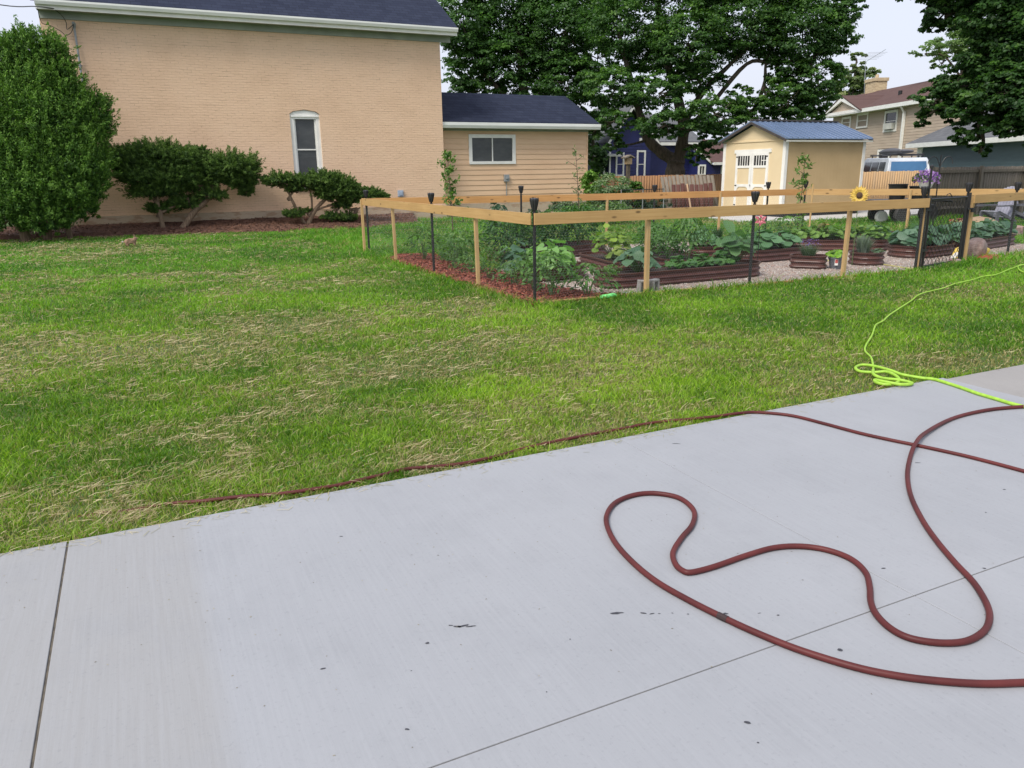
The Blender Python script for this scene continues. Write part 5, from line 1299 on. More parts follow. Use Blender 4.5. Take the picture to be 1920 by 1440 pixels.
ml = [L(1180, 50, 85, 60, 38), L(1290, 80, 75, 60, 37), L(1155, 165, 62, 38, 37), L(1235, 175, 55, 30, 36), L(1250, 235, 60, 24, 36), L(1340, 215, 62, 34, 36), L(1345, 262, 42, 24, 36.5), L(1400, 50, 85, 55, 38),
      L(1505, 60, 80, 62, 38), L(1535, 150, 48, 42, 38), L(1478, 190, 50, 34, 37.5), L(1500, 225, 48, 18, 38), L(1320, -45, 110, 60, 38), L(1180, -70, 90, 60, 38), L(1480, -60, 100, 60, 38), L(1590, 15, 32, 30, 38),
      L(1150, 228, 42, 20, 36), L(1150, 268, 24, 22, 36.5), L(1305, 292, 26, 18, 36.5), L(1400, 205, 42, 22, 37), L(1310, 150, 60, 24, 37.5), L(1445, 95, 38, 26, 38.5), L(1475, 135, 42, 26, 37.8), L(1445, 200, 38, 24, 38), L(1390, 178, 28, 16, 37.6), L(1520, 190, 36, 26, 38.4), L(1215, 110, 60, 28, 39), L(1560, 70, 45, 30, 38), L(1390, 265, 22, 16, 37)]
limbs = [([base - Vector((0, 0, .1)), P(1266, 320), P(1268, 300)], (.52, .40)),
         ([P(1268, 303), P(1240, 285), P(1215, 262), P(1205, 230), P(1190, 180), P(1175, 120), P(1160, 60)], (.33, .09)),
         ([P(1270, 305), P(1279, 270), P(1280, 230), P(1262, 150), P(1245, 100), P(1237, 40), P(1228, -40)], (.33, .12)),
         ([P(1280, 235), P(1320, 170), P(1370, 120), P(1430, 60)], (.18, .06)), ([P(1279, 250), P(1330, 200), P(1400, 120), P(1450, 118), P(1520, 110)], (.14, .05)),
         ([P(1262, 150), P(1300, 90), P(1330, 0)], (.14, .05)), ([P(1279, 245), P(1400, 215), P(1432, 160), P(1436, 120), P(1450, 60)], (.12, .05))]
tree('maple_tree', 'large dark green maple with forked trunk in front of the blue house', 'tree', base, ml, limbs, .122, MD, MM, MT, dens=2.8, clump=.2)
# tree behind the annex
base = Vector((*atD(985, 330, 43)[:2], 0))
ll = [L(865, 40, 50, 80, 43), L(950, 20, 80, 80, 44), L(1040, 60, 80, 80, 43), L(960, 115, 75, 45, 43), L(1065, 150, 60, 45, 42), L(880, 135, 50, 35, 43.5), L(1100, 0, 55, 60, 43), L(960, -70, 120, 60, 44), L(1010, 175, 60, 30, 43), L(900, 170, 60, 24, 43.5), L(1100, 205, 42, 30, 43), L(1120, 110, 30, 50, 43)]
tree('shade_tree', 'dense dark green tree rising behind the annex roof', 'tree', base, ll, [([base, P(985, 250, 43), P(980, 150, 43), P(970, 50, 43)], (.45, .15)), ([P(985, 230, 43), P(1040, 150, 43), P(1060, 60, 43)], (.2, .08)), ([P(985, 220, 43), P(900, 130, 43)], (.2, .08))], .15, MD, MM, (.12, .24, .045), dens=2.6, clump=.22)
# background greenery between annex and blue house
base = Vector((*atD(1112, 330, 52)[:2], 0))
tree('slim_tree', 'green trees seen in the gap between annex roof and blue house', 'tree', base, [L(1112, 270, 26, 55, 52), L(1135, 225, 22, 25, 52)], [([base, P(1112, 250, 52)], (.2, .08))], .22, (.02, .05, .018), (.06, .13, .03), (.14, .24, .06))
# pale far tree left of the chimney
base = Vector((*atD(1598, 330, 82)[:2], 0))
tree('birch_tree', 'pale yellow green tree rising behind the tan house roof', 'tree', base, [L(1607, 118, 16, 22, 82), L(1600, 145, 34, 26, 82), L(1590, 175, 42, 24, 82), L(1622, 155, 20, 28, 82), L(1570, 190, 30, 20, 82)], [([base, P(1598, 200, 82), P(1606, 110, 82)], (.25, .05))], .30, (.07, .11, .045), (.16, .22, .09), (.34, .36, .17), clump=.2)
# pale tree behind right maple
base = Vector((*atD(1800, 320, 58)[:2], 0))
tree('locust_tree', 'pale feathery green tree between the sky and the right hand maple', 'tree', base, [L(1785, 82, 50, 20, 58), L(1750, 100, 32, 14, 58), L(1835, 90, 55, 30, 58), L(1765, 118, 28, 10, 58), L(1830, 50, 50, 25, 58)], [([base, P(1802, 200, 58), P(1806, 100, 58)], (.3, .1)), ([P(1805, 150, 58), P(1770, 105, 58), P(1735, 100, 58)], (.08, .03))], .2, (.10, .17, .06), (.2, .31, .11), (.33, .44, .18), clump=.22, aspect=.5)
# right maple
base = Vector((*atD(2085, 330, 27)[:2], 0))
rl = [L(1775, 22, 40, 26, 27), L(1738, 52, 20, 13, 27), L(1890, 30, 80, 55, 27), L(1868, 112, 62, 40, 27), L(1800, 160, 48, 30, 27), L(1752, 190, 34, 26, 27), L(1845, 205, 62, 30, 26.5), L(1905, 170, 60, 50, 26), L(1728, 222, 18, 12, 27), L(1815, 255, 34, 16, 26.5), L(1898, 238, 44, 16, 26), L(1840, 282, 20, 10, 26.3), L(1990, 60, 90, 90, 27), L(1990, 190, 70, 60, 26), L(2090, 20, 100, 100, 27), L(2130, 160, 80, 80, 27), L(1800, 205, 40, 22, 27.3), L(1930, 100, 50, 60, 28), L(1780, -30, 70, 40, 27), L(1905, -60, 110, 50, 27)]
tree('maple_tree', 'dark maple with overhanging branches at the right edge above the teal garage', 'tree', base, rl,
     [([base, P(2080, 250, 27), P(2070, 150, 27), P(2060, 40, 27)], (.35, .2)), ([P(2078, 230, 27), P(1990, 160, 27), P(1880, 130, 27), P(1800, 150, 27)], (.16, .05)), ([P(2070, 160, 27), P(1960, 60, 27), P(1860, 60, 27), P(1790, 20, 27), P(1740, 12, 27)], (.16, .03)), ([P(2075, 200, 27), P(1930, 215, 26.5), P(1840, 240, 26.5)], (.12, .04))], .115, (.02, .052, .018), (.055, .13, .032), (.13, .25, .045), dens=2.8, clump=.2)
# arborvitae on the left
def Lv(px, py, rx, rz, Y, ry=None, k=1.0):
    c = atY(px, py, Y); s = hypot(c.x, c.y) / 1496.
    return (c, (rx * s, (ry or rx) * s, rz * s), k * rx * rz)
AYV = 25.2
base = Vector((-2.7, AYV, 0))
al = [Lv(18, 125, 26, 34, AYV, k=1.7), Lv(184, 225, 22, 34, AYV, k=1.6), Lv(168, 335, 28, 40, AYV, k=1.5), Lv(48, 120, 23, 44, AYV, k=1.8), Lv(104, 128, 21, 42, AYV - .1, k=1.8), Lv(48, 185, 44, 44, AYV, k=1.5), Lv(112, 190, 35, 44, AYV, k=1.5), Lv(75, 245, 62, 48, AYV, k=1.3), Lv(150, 240, 32, 40, AYV, k=1.5), Lv(30, 310, 62, 53, AYV, k=1.3), Lv(125, 310, 53, 46, AYV - .2, k=1.3), Lv(168, 275, 25, 40, AYV, k=1.4), Lv(50, 370, 57, 37, AYV - .3, k=1.4), Lv(125, 365, 44, 37, AYV - .3, k=1.4), Lv(88, 415, 35, 19, AYV - .6, k=1.8), Lv(25, 405, 40, 23, AYV - .2, k=1.6), Lv(150, 395, 26, 23, AYV - .2, k=1.6), Lv(-40, 250, 48, 114, AYV, k=1.0), Lv(-60, 370, 48, 48, AYV, k=1.0), Lv(0, 200, 32, 44, AYV, k=1.2)]
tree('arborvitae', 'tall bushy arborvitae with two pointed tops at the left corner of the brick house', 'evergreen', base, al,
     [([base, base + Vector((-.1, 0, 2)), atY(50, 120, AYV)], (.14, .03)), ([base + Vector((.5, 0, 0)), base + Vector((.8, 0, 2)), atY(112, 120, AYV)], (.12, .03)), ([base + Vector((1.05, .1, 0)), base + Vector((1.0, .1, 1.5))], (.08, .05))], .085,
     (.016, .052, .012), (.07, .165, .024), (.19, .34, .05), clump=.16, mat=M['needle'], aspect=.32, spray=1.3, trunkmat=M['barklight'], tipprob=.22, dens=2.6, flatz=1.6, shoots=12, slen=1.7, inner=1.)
# junipers
JY = 26.3
J = lambda px, py, rx, rz, dy=0, k=3.0, ry=None: Lv(px, py + 7, rx * .88, rz * .66, JY + dy, ry or rx * .6, k)
base = atY(338, 428, JY - .1); base.z = 0
tree('juniper', 'wide juniper with a leaning pale trunk right of the arborvitae', 'shrub', base,
     [J(435, 308, 48, 20), J(400, 318, 34, 26), J(450, 330, 32, 20), J(372, 338, 26, 20, .2), J(462, 352, 14, 12), J(375, 280, 14, 12, 0, 2), J(398, 360, 26, 9)],
     [([base, atY(362, 400, JY), atY(388, 375, JY), atY(402, 345, JY), atY(425, 315, JY)], (.115, .04)), ([atY(388, 375, JY), atY(378, 345, JY), atY(372, 300, JY)], (.05, .02))], .10,
     (.02, .05, .016), (.06, .125, .025), (.16, .26, .05), clump=.3, mat=M['needle'], aspect=.2, spray=.25, trunkmat=M['barklight'], tipprob=.2, dens=3.3, flatz=.8, shoots=16, slen=1.8, inner=1.)
base = atY(306, 424, JY); base.z = 0
tree('juniper', 'juniper with dark drooping foliage between the arborvitae and the leaning trunk', 'shrub', base,
     [J(245, 290, 38, 18), J(295, 288, 46, 20), J(340, 295, 38, 20), J(270, 325, 44, 20), J(325, 328, 44, 22), J(290, 352, 44, 14, .1), J(345, 375, 30, 12, .2), J(300, 385, 22, 9, .2), J(230, 305, 22, 14)],
     [([base, atY(300, 400, JY), atY(295, 375, JY), atY(300, 340, JY), atY(280, 300, JY)], (.09, .03)), ([atY(300, 400, JY), atY(330, 385, JY), atY(350, 372, JY)], (.05, .02))], .10,
     (.02, .05, .016), (.06, .125, .025), (.16, .26, .05), clump=.3, mat=M['needle'], aspect=.2, spray=.25, trunkmat=M['barklight'], tipprob=.2, dens=3.3, flatz=.8, shoots=16, slen=1.8, inner=1.)
JY = 26.0
base = atY(575, 420, JY); base.z = 0
tree('juniper', 'open juniper with twisting bare trunks below the arched window', 'shrub', base,
     [J(525, 333, 30, 12), J(565, 336, 26, 13), J(610, 338, 36, 20), J(640, 348, 32, 22), J(655, 366, 24, 14), J(625, 358, 34, 14), J(552, 350, 16, 7), J(695, 362, 22, 17, -.1), J(715, 364, 14, 12, -.1), J(675, 355, 16, 10), J(552, 395, 18, 10), J(575, 388, 10, 5), J(650, 402, 22, 9), J(640, 378, 20, 7), J(620, 400, 16, 8)],
     [([base, atY(560, 400, JY), atY(546, 372, JY), atY(535, 345, JY)], (.07, .03)), ([base, atY(590, 395, JY), atY(612, 372, JY), atY(640, 350, JY)], (.09, .04)), ([atY(585, 400, JY), atY(584, 370, JY), atY(576, 342, JY)], (.045, .02)),
      ([atY(590, 395, JY), atY(625, 385, JY), atY(670, 392, JY), atY(690, 370, JY)], (.04, .02)), ([base, atY(556, 398, JY)], (.05, .03))], .10,
     (.02, .05, .016), (.06, .125, .025), (.16, .26, .05), clump=.3, mat=M['needle'], aspect=.2, spray=.25, trunkmat=M['barklight'], tipprob=.18, dens=3.2, flatz=.8, shoots=16, slen=1.7, inner=1.)
# bushes right of the annex
bg_ = 'shrubs between the annex and the cedar fence'
def bush(label, px, pyb, rx, rz, d, c0, c1, c2, size=.12, name='bush'):
    b0 = atD(px, pyb, d); b0.z = 0
    t = tree(name, label, 'shrub', b0, [lobe(px, pyb - rz * .9, rx, rz, d, k=1.6), lobe(px + rx * .4, pyb - rz * .5, rx * .7, rz * .6, d - .3, k=1.6)], [([b0, atD(px, pyb - rz, d)], (.03, .01))], size, c0, c1, c2, clump=.35, mat=M['veg'], tipprob=.2, twigs=False); return t
bush('yellow green leafy bush against the right end of the annex', 1112, 392, 16, 42, 29, (.05, .12, .02), (.13, .26, .04), (.25, .38, .07))
bush('pale greyish green bush right of the annex', 1146, 392, 34, 34, 28, (.05, .10, .04), (.13, .22, .09), (.30, .34, .2), .09)
bush('small green bush at the foot of the birdhouse post', 1190, 385, 14, 24, 29.5, (.03, .08, .02), (.08, .18, .03), (.2, .3, .05))
bush('low dark shrubs in front of the annex right end', 1060, 402, 40, 12, 26.4, (.03, .07, .03), (.08, .15, .06), (.2, .24, .12), .08)
bush('low dark green plant beneath the annex window', 925, 396, 14, 10, 26.6, (.015, .045, .02), (.04, .10, .03), (.08, .15, .05), .07)
bush('low green planting beyond the back rail right of the annex', 1130, 408, 60, 12, 24.5, (.03, .08, .02), (.09, .18, .05), (.2, .28, .1), .08)
bush('ivy like ground plant beside the brick house corner', 868, 408, 32, 8, 25.8, (.02, .06, .02), (.06, .14, .04), (.15, .22, .1), .07)
bush('dark hedge along the foot of the cedar fence', 1215, 392, 42, 9, 30, (.015, .035, .018), (.03, .07, .03), (.06, .1, .05), .09)
bush('straggly green weeds against the weathered fence', 1862, 404, 14, 13, 28, (.04, .09, .03), (.1, .18, .05), (.22, .28, .1), .1, 'weeds')
# birdhouse
b0 = atD(1176, 380, 31); t = thing('birdhouse_post', 'old wooden birdhouse on a brown post near the cedar fence', 'birdhouse', (b0.x, b0.y, 0))
mb = MB(); zt = atD(1176, 308, 31).z; mb.box(-.06, .06, -.06, .06, 0, zt); mb.build('post', M['trunk'], t)
mb = MB(); mb.box(-.11, .11, -.1, .1, zt, zt + .24); mb.build('house_box', mk('aged_yellow_wood', (.3, .22, .12), (.18, .13, .08), ns=9), t)
mb = MB(); mb.yprism([(-.24, zt + .25), (-.22, zt + .21), (.02, zt + .30), (.2, zt + .22), (.22, zt + .25), (.02, zt + .35)], -.15, .15); mb.build('roof', M['greywood'], t)
# leaning grey boards and dark red boards
b0 = atD(1236, 385, 31.2)
def leaning(name, label, px0, px1, pyt, pyb, d0, lean, mat, nb, extra=None, dx=0.0):
    a = atD(px0, pyb, d0); b2 = atD(px1, pyb, d0); w_ = (b2 - a).length; ang = atan2(b2.y - a.y, b2.x - a.x)
    H_ = atD(px0, pyt, d0).z - 0.0
    t = thing(name, label, 'boards', (a.x, a.y, 0), ang)
    V, Fc, cl = [], [], []
    for i in range(nb):
        x0 = w_ * i / nb; x1 = w_ * (i + 1) / nb - .02; k = len(V); hh = H_ * random.uniform(.96, 1.02)
        for y in (0, .03):
            V += [(x0, y, 0), (x1, y, 0), (x1 - dx, y + lean, hh), (x0 - dx, y + lean, hh)]
        Fc += [(k, k + 1, k + 2, k + 3), (k + 7, k + 6, k + 5, k + 4), (k + 1, k + 5, k + 6, k + 2), (k + 4, k, k + 3, k + 7), (k + 3, k + 2, k + 6, k + 7), (k, k + 4, k + 5, k + 1)]; cl += [[random.random()] * 3] * 8
    npmesh('boards', np.array(V), np.array(Fc), mat, t, np.array(cl)); return t, w_, H_
t, w_, H_ = leaning('fence_panel', 'weathered grey fence panel leaning on the cedar fence', 1250, 1352, 329, 389, 30.2, .5, M['greywood'], 14, dx=.3)
mb = MB(); mb.box(0, w_, .06, .1, .25, .33); mb.build('rail', M['greywood'], t)
t, w_, H_ = leaning('red_boards', 'dark red board panel leaning in front of the grey panel', 1262, 1340, 345, 390, 29.6, .3, M['redboard'], 9, dx=.1)
mb = MB(); mb.box(0, .05, -.03, 0, 0, .9); mb.build('rail', M['redboard'], t)
a = atD(1298, 390, 29.3); b2 = atD(1288, 345, 29.5); mb = MB(); mb.tube([(a.x, a.y, 0), (b2.x, b2.y, b2.z)], .04, 4); tag(mb.build('leaning_plank', mk('pale_lumber', (.5, .33, .2), ns=5)), 'single pale plank leaning on the dark red boards', 'plank')
# sawhorse-like metal bracket by cedar fence skipped at this size; low chain fence wire
a, c = atD(1165, 352, 26.5), atD(1245, 354, 27.5)
t = thing('wire_fence', 'low thin wire fence between the birdhouse post and the leaning boards', 'fence', (0, 0, 0))
mb = MB(); mb.tube([(a.x, a.y, 1.02), (c.x, c.y, 1.02)], .014, 5); mb.build('top_rail', M['black'], t)
for q_ in (0., .5, 1.):
    mb = MB(); pp = a.lerp(c, q_); mb.tube([(pp.x, pp.y, 0), (pp.x, pp.y, 1.04)], .018, 6); mb.build('post', M['galv'], t)
# ================================================================== VAN, TRAILER, CHAIRS, FIRE PIT
vp = atD(1668, 330, 43.0)
VA = YAW + radians(-78)       # nose towards the camera, turned a little to its left side
van = thing('van', 'white van with dark side windows and a loaded roof rack parked behind the plank fence', 'van', (vp.x, vp.y, 0), radians(58))
# local: x along length (nose +x?), y across, z up ; seen from -y/-x
Lh, Wd = 2.45, .98
bd = MB()
prof = [(-2.5, .35), (-2.5, 1.05), (-2.42, 1.15), (-2.2, 1.9), (-2.05, 2.03), (.9, 2.06), (1.15, 2.0), (1.75, 1.35), (2.55, 1.15), (2.7, .9), (2.7, .35)]
n = len(prof); tw = [Wd if z < 1.2 else Wd - (z - 1.2) * .16 for x, z in prof]
vs = [(x, -w_, z) for (x, z), w_ in zip(prof, tw)] + [(x, w_, z) for (x, z), w_ in zip(prof, tw)]
bd.add(vs, [tuple(range(n)), tuple(range(2 * n - 1, n - 1, -1))] + [(i, n + i, n + (i + 1) % n, (i + 1) % n) for i in range(n)])
bd.build('body', mk('white_car_paint', (.62, .66, .72), ns=2, rough=.2), van, bevel=.03)
GW = mk('tinted_glass', (.02, .025, .03), ns=2, rough=.08)
GR_ = mk('rear_glass', (.06, .17, .33), (.04, .12, .25), ns=1.2, rough=.1)
def qpanel(mb, pts, off):
    pts = [Vector(p) for p in pts]; nn = (pts[1] - pts[0]).cross(pts[2] - pts[0]).normalized() * off
    mb.add([tuple(p + nn) for p in pts] + [tuple(p) for p in pts], [(0, 1, 2, 3), (7, 6, 5, 4), (0, 4, 5, 1), (1, 5, 6, 2), (2, 6, 7, 3), (3, 7, 4, 0)])
# rear/front glass on the -x end and side windows on the -y side
g_ = MB(); qpanel(g_, [(-2.415, .82, 1.2), (-2.415, -.82, 1.2), (-2.21, -.76, 1.86), (-2.21, .76, 1.86)], .012); g_.build('window', GR_, van)
for x0, x1 in ((-1.95, -1.15), (-1.05, -.1), (0., .95)):
    g_ = MB(); y0, y1 = -(Wd - .0) - .002, -(Wd - .1) - .004
    qpanel(g_, [(x0, y0, 1.25), (x1, y0, 1.25), (x1, y1, 1.85), (x0 + .08, y1, 1.85)], .012); g_.build('window', GW, van)
    g_ = MB(); y0, y1 = (Wd - .0) + .002, (Wd - .1) + .004
    qpanel(g_, [(x1, y0, 1.25), (x0, y0, 1.25), (x0 + .08, y1, 1.85), (x1, y1, 1.85)], .012); g_.build('window', GW, van)
for x in (-1.6, 1.75):
    for s_ in (-1, 1):
        wm = MB(); wm.lathe([(.0, 0), (.34, 0), (.36, .04), (.36, .18), (.34, .22), (0, .22)], (0, 0, 0), 18)
        vv = [(x + v_[0], s_ * (Wd - .2) + s_ * v_[2], .36 + v_[1]) for v_ in wm.v]; wm.v = vv; wm.build('wheel', M['blackplastic'], van, smooth=False)
rk = MB()
for y in (-.7, .7): rk.tube([(-2.0, y, 2.14), (.9, y, 2.16)], .03, 6)
for x in (-1.8, -.6, .6): rk.tube([(x, -.8, 2.18), (x, .8, 2.18)], .025, 6); rk.box(x - .02, x + .02, -.72, -.68, 2.03, 2.16); rk.box(x - .02, x + .02, .68, .72, 2.03, 2.16)
rk.build('roof_rack', M['black'], van)
for k_, (x, y, l_, w_, h_) in enumerate(((-.5, -.2, 3.2, .22, .11), (-.8, .35, 2.6, .2, .16))):
    kb = MB(); kb.ell((0, 0, 0), (l_ / 2, w_, h_), 12, 8); ko = kb.build('kayak', mk('dark_hull%d' % k_ if False else 'dark_hull', (.09, .09, .10), ns=3, rough=.5), None, True)
    ko.parent = None; m_ = van.matrix_basis
    p = Matrix.Translation(van.location) @ Matrix.Rotation(van.rotation_euler.z, 4, 'Z') @ Vector((x, y, 2.32 + .0))
    ko.location = p; ko.rotation_euler = (0, 0, van.rotation_euler.z + .04 * k_); tag(ko, ['longer dark kayak tied on the near side of the van roof rack', 'shorter dark kayak tied on the far side of the van roof rack'][k_], 'kayak', 'kayaks on the van roof')
# trailer with tubs
tp = atD(1690, 405, 26.5); tl = thing('utility_trailer', 'low dark flatbed trailer with chunky black tyres beside the shed', 'trailer', (tp.x, tp.y, 0), radians(-14))
mb = MB(); mb.box(-1.25, .95, -.5, .5, .62, .70); mb.build('deck', M['black'], tl)
for y in (-.46, .42):
    mb = MB(); mb.box(-1.25, .95, y, y + .04, .42, .50); mb.build('frame_rail', mk('dark_steel', (.04, .035, .03), ns=5), tl)
mb = MB(); mb.tube([(.95, 0, .66), (1.7, 0, .6)], .035, 6); mb.build('drawbar', M['black'], tl)
def wheel(par, x, y, r, w_, mat, rim=None):
    wm = MB(); wm.lathe([(r * .5, 0), (r * .93, 0), (r, w_ * .2), (r, w_ * .8), (r * .93, w_), (r * .5, w_)], (0, 0, 0), 20); wm.v = [(x + a, y + c_, r + b_) for a, b_, c_ in wm.v]
    wo = wm.build('wheel', mat, par)
    wm = MB(); wm.lathe([(0, .02), (r * .5, .02), (r * .5, w_ - .02), (0, w_ - .02)], (0, 0, 0), 14); wm.v = [(x + a, y + c_, r + b_) for a, b_, c_ in wm.v]; wm.build('rim', rim or M['greybox'], wo); return wo
wheel(tl, .38, -.74, .29, .2, M['blackplastic'], M['black']); wheel(tl, .38, .52, .29, .2, M['blackplastic'], M['black']); wheel(tl, -.42, -.62, .26, .14, mk('worn_tyre', (.04, .038, .036), ns=8), M['black']); wheel(tl, -.42, .55, .26, .14, M['blackplastic'], M['black'])
mb = MB()
for s_ in range(3): mb.box(-2.35, -1.25, -.35 + s_ * .3, -.25 + s_ * .3, .42, .47)
mb.tube([(-1.3, -.3, .5), (-1.3, -.3, .65)], .03); mb.box(-2.4, -2.3, -.4, .4, .40, .48); mb.build('tail_frame', M['black'], tl)
wt_ = atD(1655, 402, 26.0); mb = MB(); mb.lathe([(.06, 0), (.15, 0), (.19, .03), (.19, .10), (.15, .13), (.06, .13)], (0, 0, 0), 18); mb.v = [(a, c_, .19 + b_) for a, b_, c_ in mb.v]
wo = mb.build('spare_wheel', M['white'], None); wo.location = (wt_.x, wt_.y, 0); wo.rotation_euler = (0, 0, radians(-20)); tag(wo, 'small white spare wheel standing against the trailer', 'wheel')
for px, rr_, hh, lb in ((1684, .30, .44, 'larger black plastic tub on the left of the trailer deck'), (1726, .33, .38, 'shorter black plastic tub on the trailer deck behind the flower basket')):
    p = atD(px, 350, 26.4); mb = MB(); mb.lathe([(rr_ * .8, 0), (rr_, hh * .96), (rr_ * 1.06, hh * .96), (rr_ * 1.06, hh), (rr_ * .94, hh), (rr_ * .76, .03), (0, .03)], (0, 0, 0), 18, 1, .8)
    o = mb.build('plastic_tub', M['blackplastic']); o.location = (p.x, p.y, .703); tag(o, lb, 'tub', 'black tubs on the trailer')
# adirondack chairs
def chair(name, label, p, rot, mat, mat2):
    t = thing(name, label, 'chair', (p.x, p.y, 0), rot, 'garden chairs by the fire pit')
    for x in (-.27, .23):
        mb = MB(); mb.xprism([(-.3, .0), (-.22, .0), (-.2, .36), (.45, .1), (.5, .16), (-.2, .44), (-.3, .42)], x, x + .04); mb.build('leg', mat2, t)
    for x in (-.36, .24):
        mb = MB(); mb.box(x, x + .12, -.36, .4, .56, .59); mb.build('armrest', mat2, t)
    mb = MB()
    for i in range(5): y = -.28 + i * .11; z = .42 - i * .045; mb.box(-.25, .25, y, y + .095, z, z + .022)
    mb.build('seat', mat, t)
    mb = MB()
    for i in range(6):
        x = -.26 + i * .088; hh = 1.0 + .07 * sin(pi * (i + .5) / 6)
        mb.xprism([(.2, .24), (.23, .23), (.52, hh), (.49, hh + .01)], x, x + .078)
    mb.box(-.27, .27, .40, .43, .62, .68); mb.build('backrest', mat, t); return t
cm_ = mk('faded_lilac_plastic', (.34, .34, .42), ns=3); cm2 = mk('faded_dark_frame', (.12, .12, .14), ns=4)
p = atD(1866, 412, 25.5); chair('lawn_chair', 'faded lilac lawn chair left of the front rail torch behind the garden', p, YAW - pi + .35, cm_, cm2)
p = atD(1908, 410, 26.0); chair('lawn_chair', 'faded blue lawn chair at the right edge behind the garden', p, YAW - pi - .15, mk('faded_blue_plastic', (.26, .3, .46), ns=3), cm2)
p = atD(1848, 428, 22.2); fp = thing('fire_pit', 'round pinkish stone fire pit ring with straw coloured mulch heap', 'fire pit', (p.x, p.y, 0))
k_ = 0
for row in range(2):
    for i in range(14):
        a = 2 * pi * (i + .5 * row) / 14; mb = MB(); mb.box(-.14, .14, -.09, .09, row * .12, row * .12 + .115, Matrix.Translation((cos(a) * .68, sin(a) * .68, 0)) @ Matrix.Rotation(a + pi / 2, 4, 'Z')); mb.build('stone', mk('pink_block', (.42, .28, .24), (.3, .2, .17), ns=12, rough=.9) if k_ == 0 else bpy.data.materials['pink_block'], fp, bevel=.01); k_ = 1
mb = MB(); mb.lathe([(.66, .02), (.5, .3), (.25, .42), (0, .46)], (-.15, .1, 0), 16); mb.build('mulch_heap', mk('straw_mulch', (.45, .32, .2), (.3, .2, .12), ns=30, rough=.9, bs=.6, bd=.03), fp)
p = atD(1797, 412, 25.5); bp = thing('brick_pile', 'stack of red bricks in front of the weathered fence', 'bricks', (p.x, p.y, 0), .2)
M['redbrick'] = mk('red_brick', (.36, .11, .07), (.26, .08, .05), ns=14, rough=.85)
for r_i in range(3):
    for c_i in range(4):
        mb = MB(); x = -.45 + c_i * .22 + (.04 if r_i % 2 else 0); mb.box(x, x + .205, -.05, .05, r_i * .07, r_i * .07 + .064); mb.build('brick', M['redbrick'], bp)
# ================================================================== SMALL THINGS
# hanging basket on shepherd hook
p = atD(1746, 440, 16.8); hz = atD(1748, 291, 16.8).z
sh = thing('shepherd_hook', 'black forked shepherd hook pole behind the gate', 'plant hook', (p.x, p.y, 0))
mb = MB(); mb.tube([(0, 0, 0), (0, 0, hz)], .012, 6); mb.build('pole', M['black'], sh)
for s_ in (-1, 1):
    e = rdir * s_
    mb = MB(); mb.tube(spline([Vector((0, 0, hz - .22)), e * .07 + Vector((0, 0, hz - .06)), e * .16 + Vector((0, 0, hz - .03)), e * .22 + Vector((0, 0, hz - .1)), e * .22 + Vector((0, 0, hz - .16))], 4), .008, 5); mb.build('hook', M['black'], sh)
bp_ = Vector((p.x, p.y, 0)) - rdir * .22; bz = atD(1726, 352, 16.8).z
hb = thing('hanging_basket', 'white hanging basket of purple petunias beside the garden gate', 'flower basket', (bp_.x, bp_.y, bz))
mb = MB(); mb.lathe([(.09, 0), (.15, .12), (.155, .15), (.14, .15), (.0, .13)], (0, 0, 0), 16); mb.build('basket_bowl', M['white'], hb)
mb = MB()
for k in range(3): a = 2 * pi * k / 3; mb.tube([(cos(a) * .14, sin(a) * .14, .14), (0, 0, hz - .18 - bz)], .004, 4)
mb.tube([(0, 0, hz - .2 - bz), (0, 0, hz - .13 - bz)], .008, 5); mb.build('hanger', M['white'], hb)
n = 260; a = rng.uniform(0, 2 * pi, n); rr_ = .24 * np.sqrt(rng.random(n)); C = np.stack([np.cos(a) * rr_, np.sin(a) * rr_, .2 + .1 * rng.random(n) - rr_ ** 2 * 1.6], 1)
leaves('foliage', C, rng.normal(size=(n, 3)), .05, lerpc((.03, .08, .02), (.1, .2, .05), rng.random(n)), M['veg'], hb)
n = 210; a = rng.uniform(0, 2 * pi, n); rr_ = .22 * np.sqrt(rng.random(n)); C = np.stack([np.cos(a) * rr_, np.sin(a) * rr_, .18 + .15 * rng.random(n) - rr_ ** 2 * 2.2], 1)
leaves('blossoms', C, np.stack([np.cos(a), np.sin(a), a * 0 + .5], 1) + rng.normal(size=(n, 3)) * .6, .048, lerpc((.16, .05, .28), (.55, .36, .66), rng.random(n)), M['petal'], hb, .9, None, 'broad')
# sunflower ornament
def petal_disc(mb, n, r0, r1, w_, z=0, ph=0):
    for k in range(n):
        a = 2 * pi * k / n + ph; c_, s_ = cos(a), sin(a); t_ = Vector((c_, 0, s_)); b_ = Vector((-s_, 0, c_))
        pts = [t_ * r0, t_ * (r0 + r1) * .5 + b_ * w_ + Vector((0, z - .01, 0)), t_ * r1 + Vector((0, z, 0)), t_ * (r0 + r1) * .5 - b_ * w_ + Vector((0, z - .01, 0))]
        bk = [q_ + Vector((0, .004, 0)) for q_ in pts]
        mb.add([tuple(q_) for q_ in pts + bk], [(0, 1, 2, 3), (7, 6, 5, 4), (0, 4, 5, 1), (1, 5, 6, 2), (2, 6, 7, 3), (3, 7, 4, 0)])
p = atD(1611, 366, 14.6); sf_ = thing('sunflower_ornament', 'yellow metal sunflower ornament on a stake above the front rail', 'garden ornament', (p.x, p.y, 0), YAW - pi / 2 - .15)
mb = MB(); petal_disc(mb, 13, .03, .165, .026); petal_disc(mb, 13, .03, .15, .026, -.012, .24); mb.v = [(x, y, z + p.z) for x, y, z in mb.v]; mb.build('petals', mk('yellow_enamel', (.78, .55, .12), (.68, .45, .08), ns=12, rough=.4), sf_)
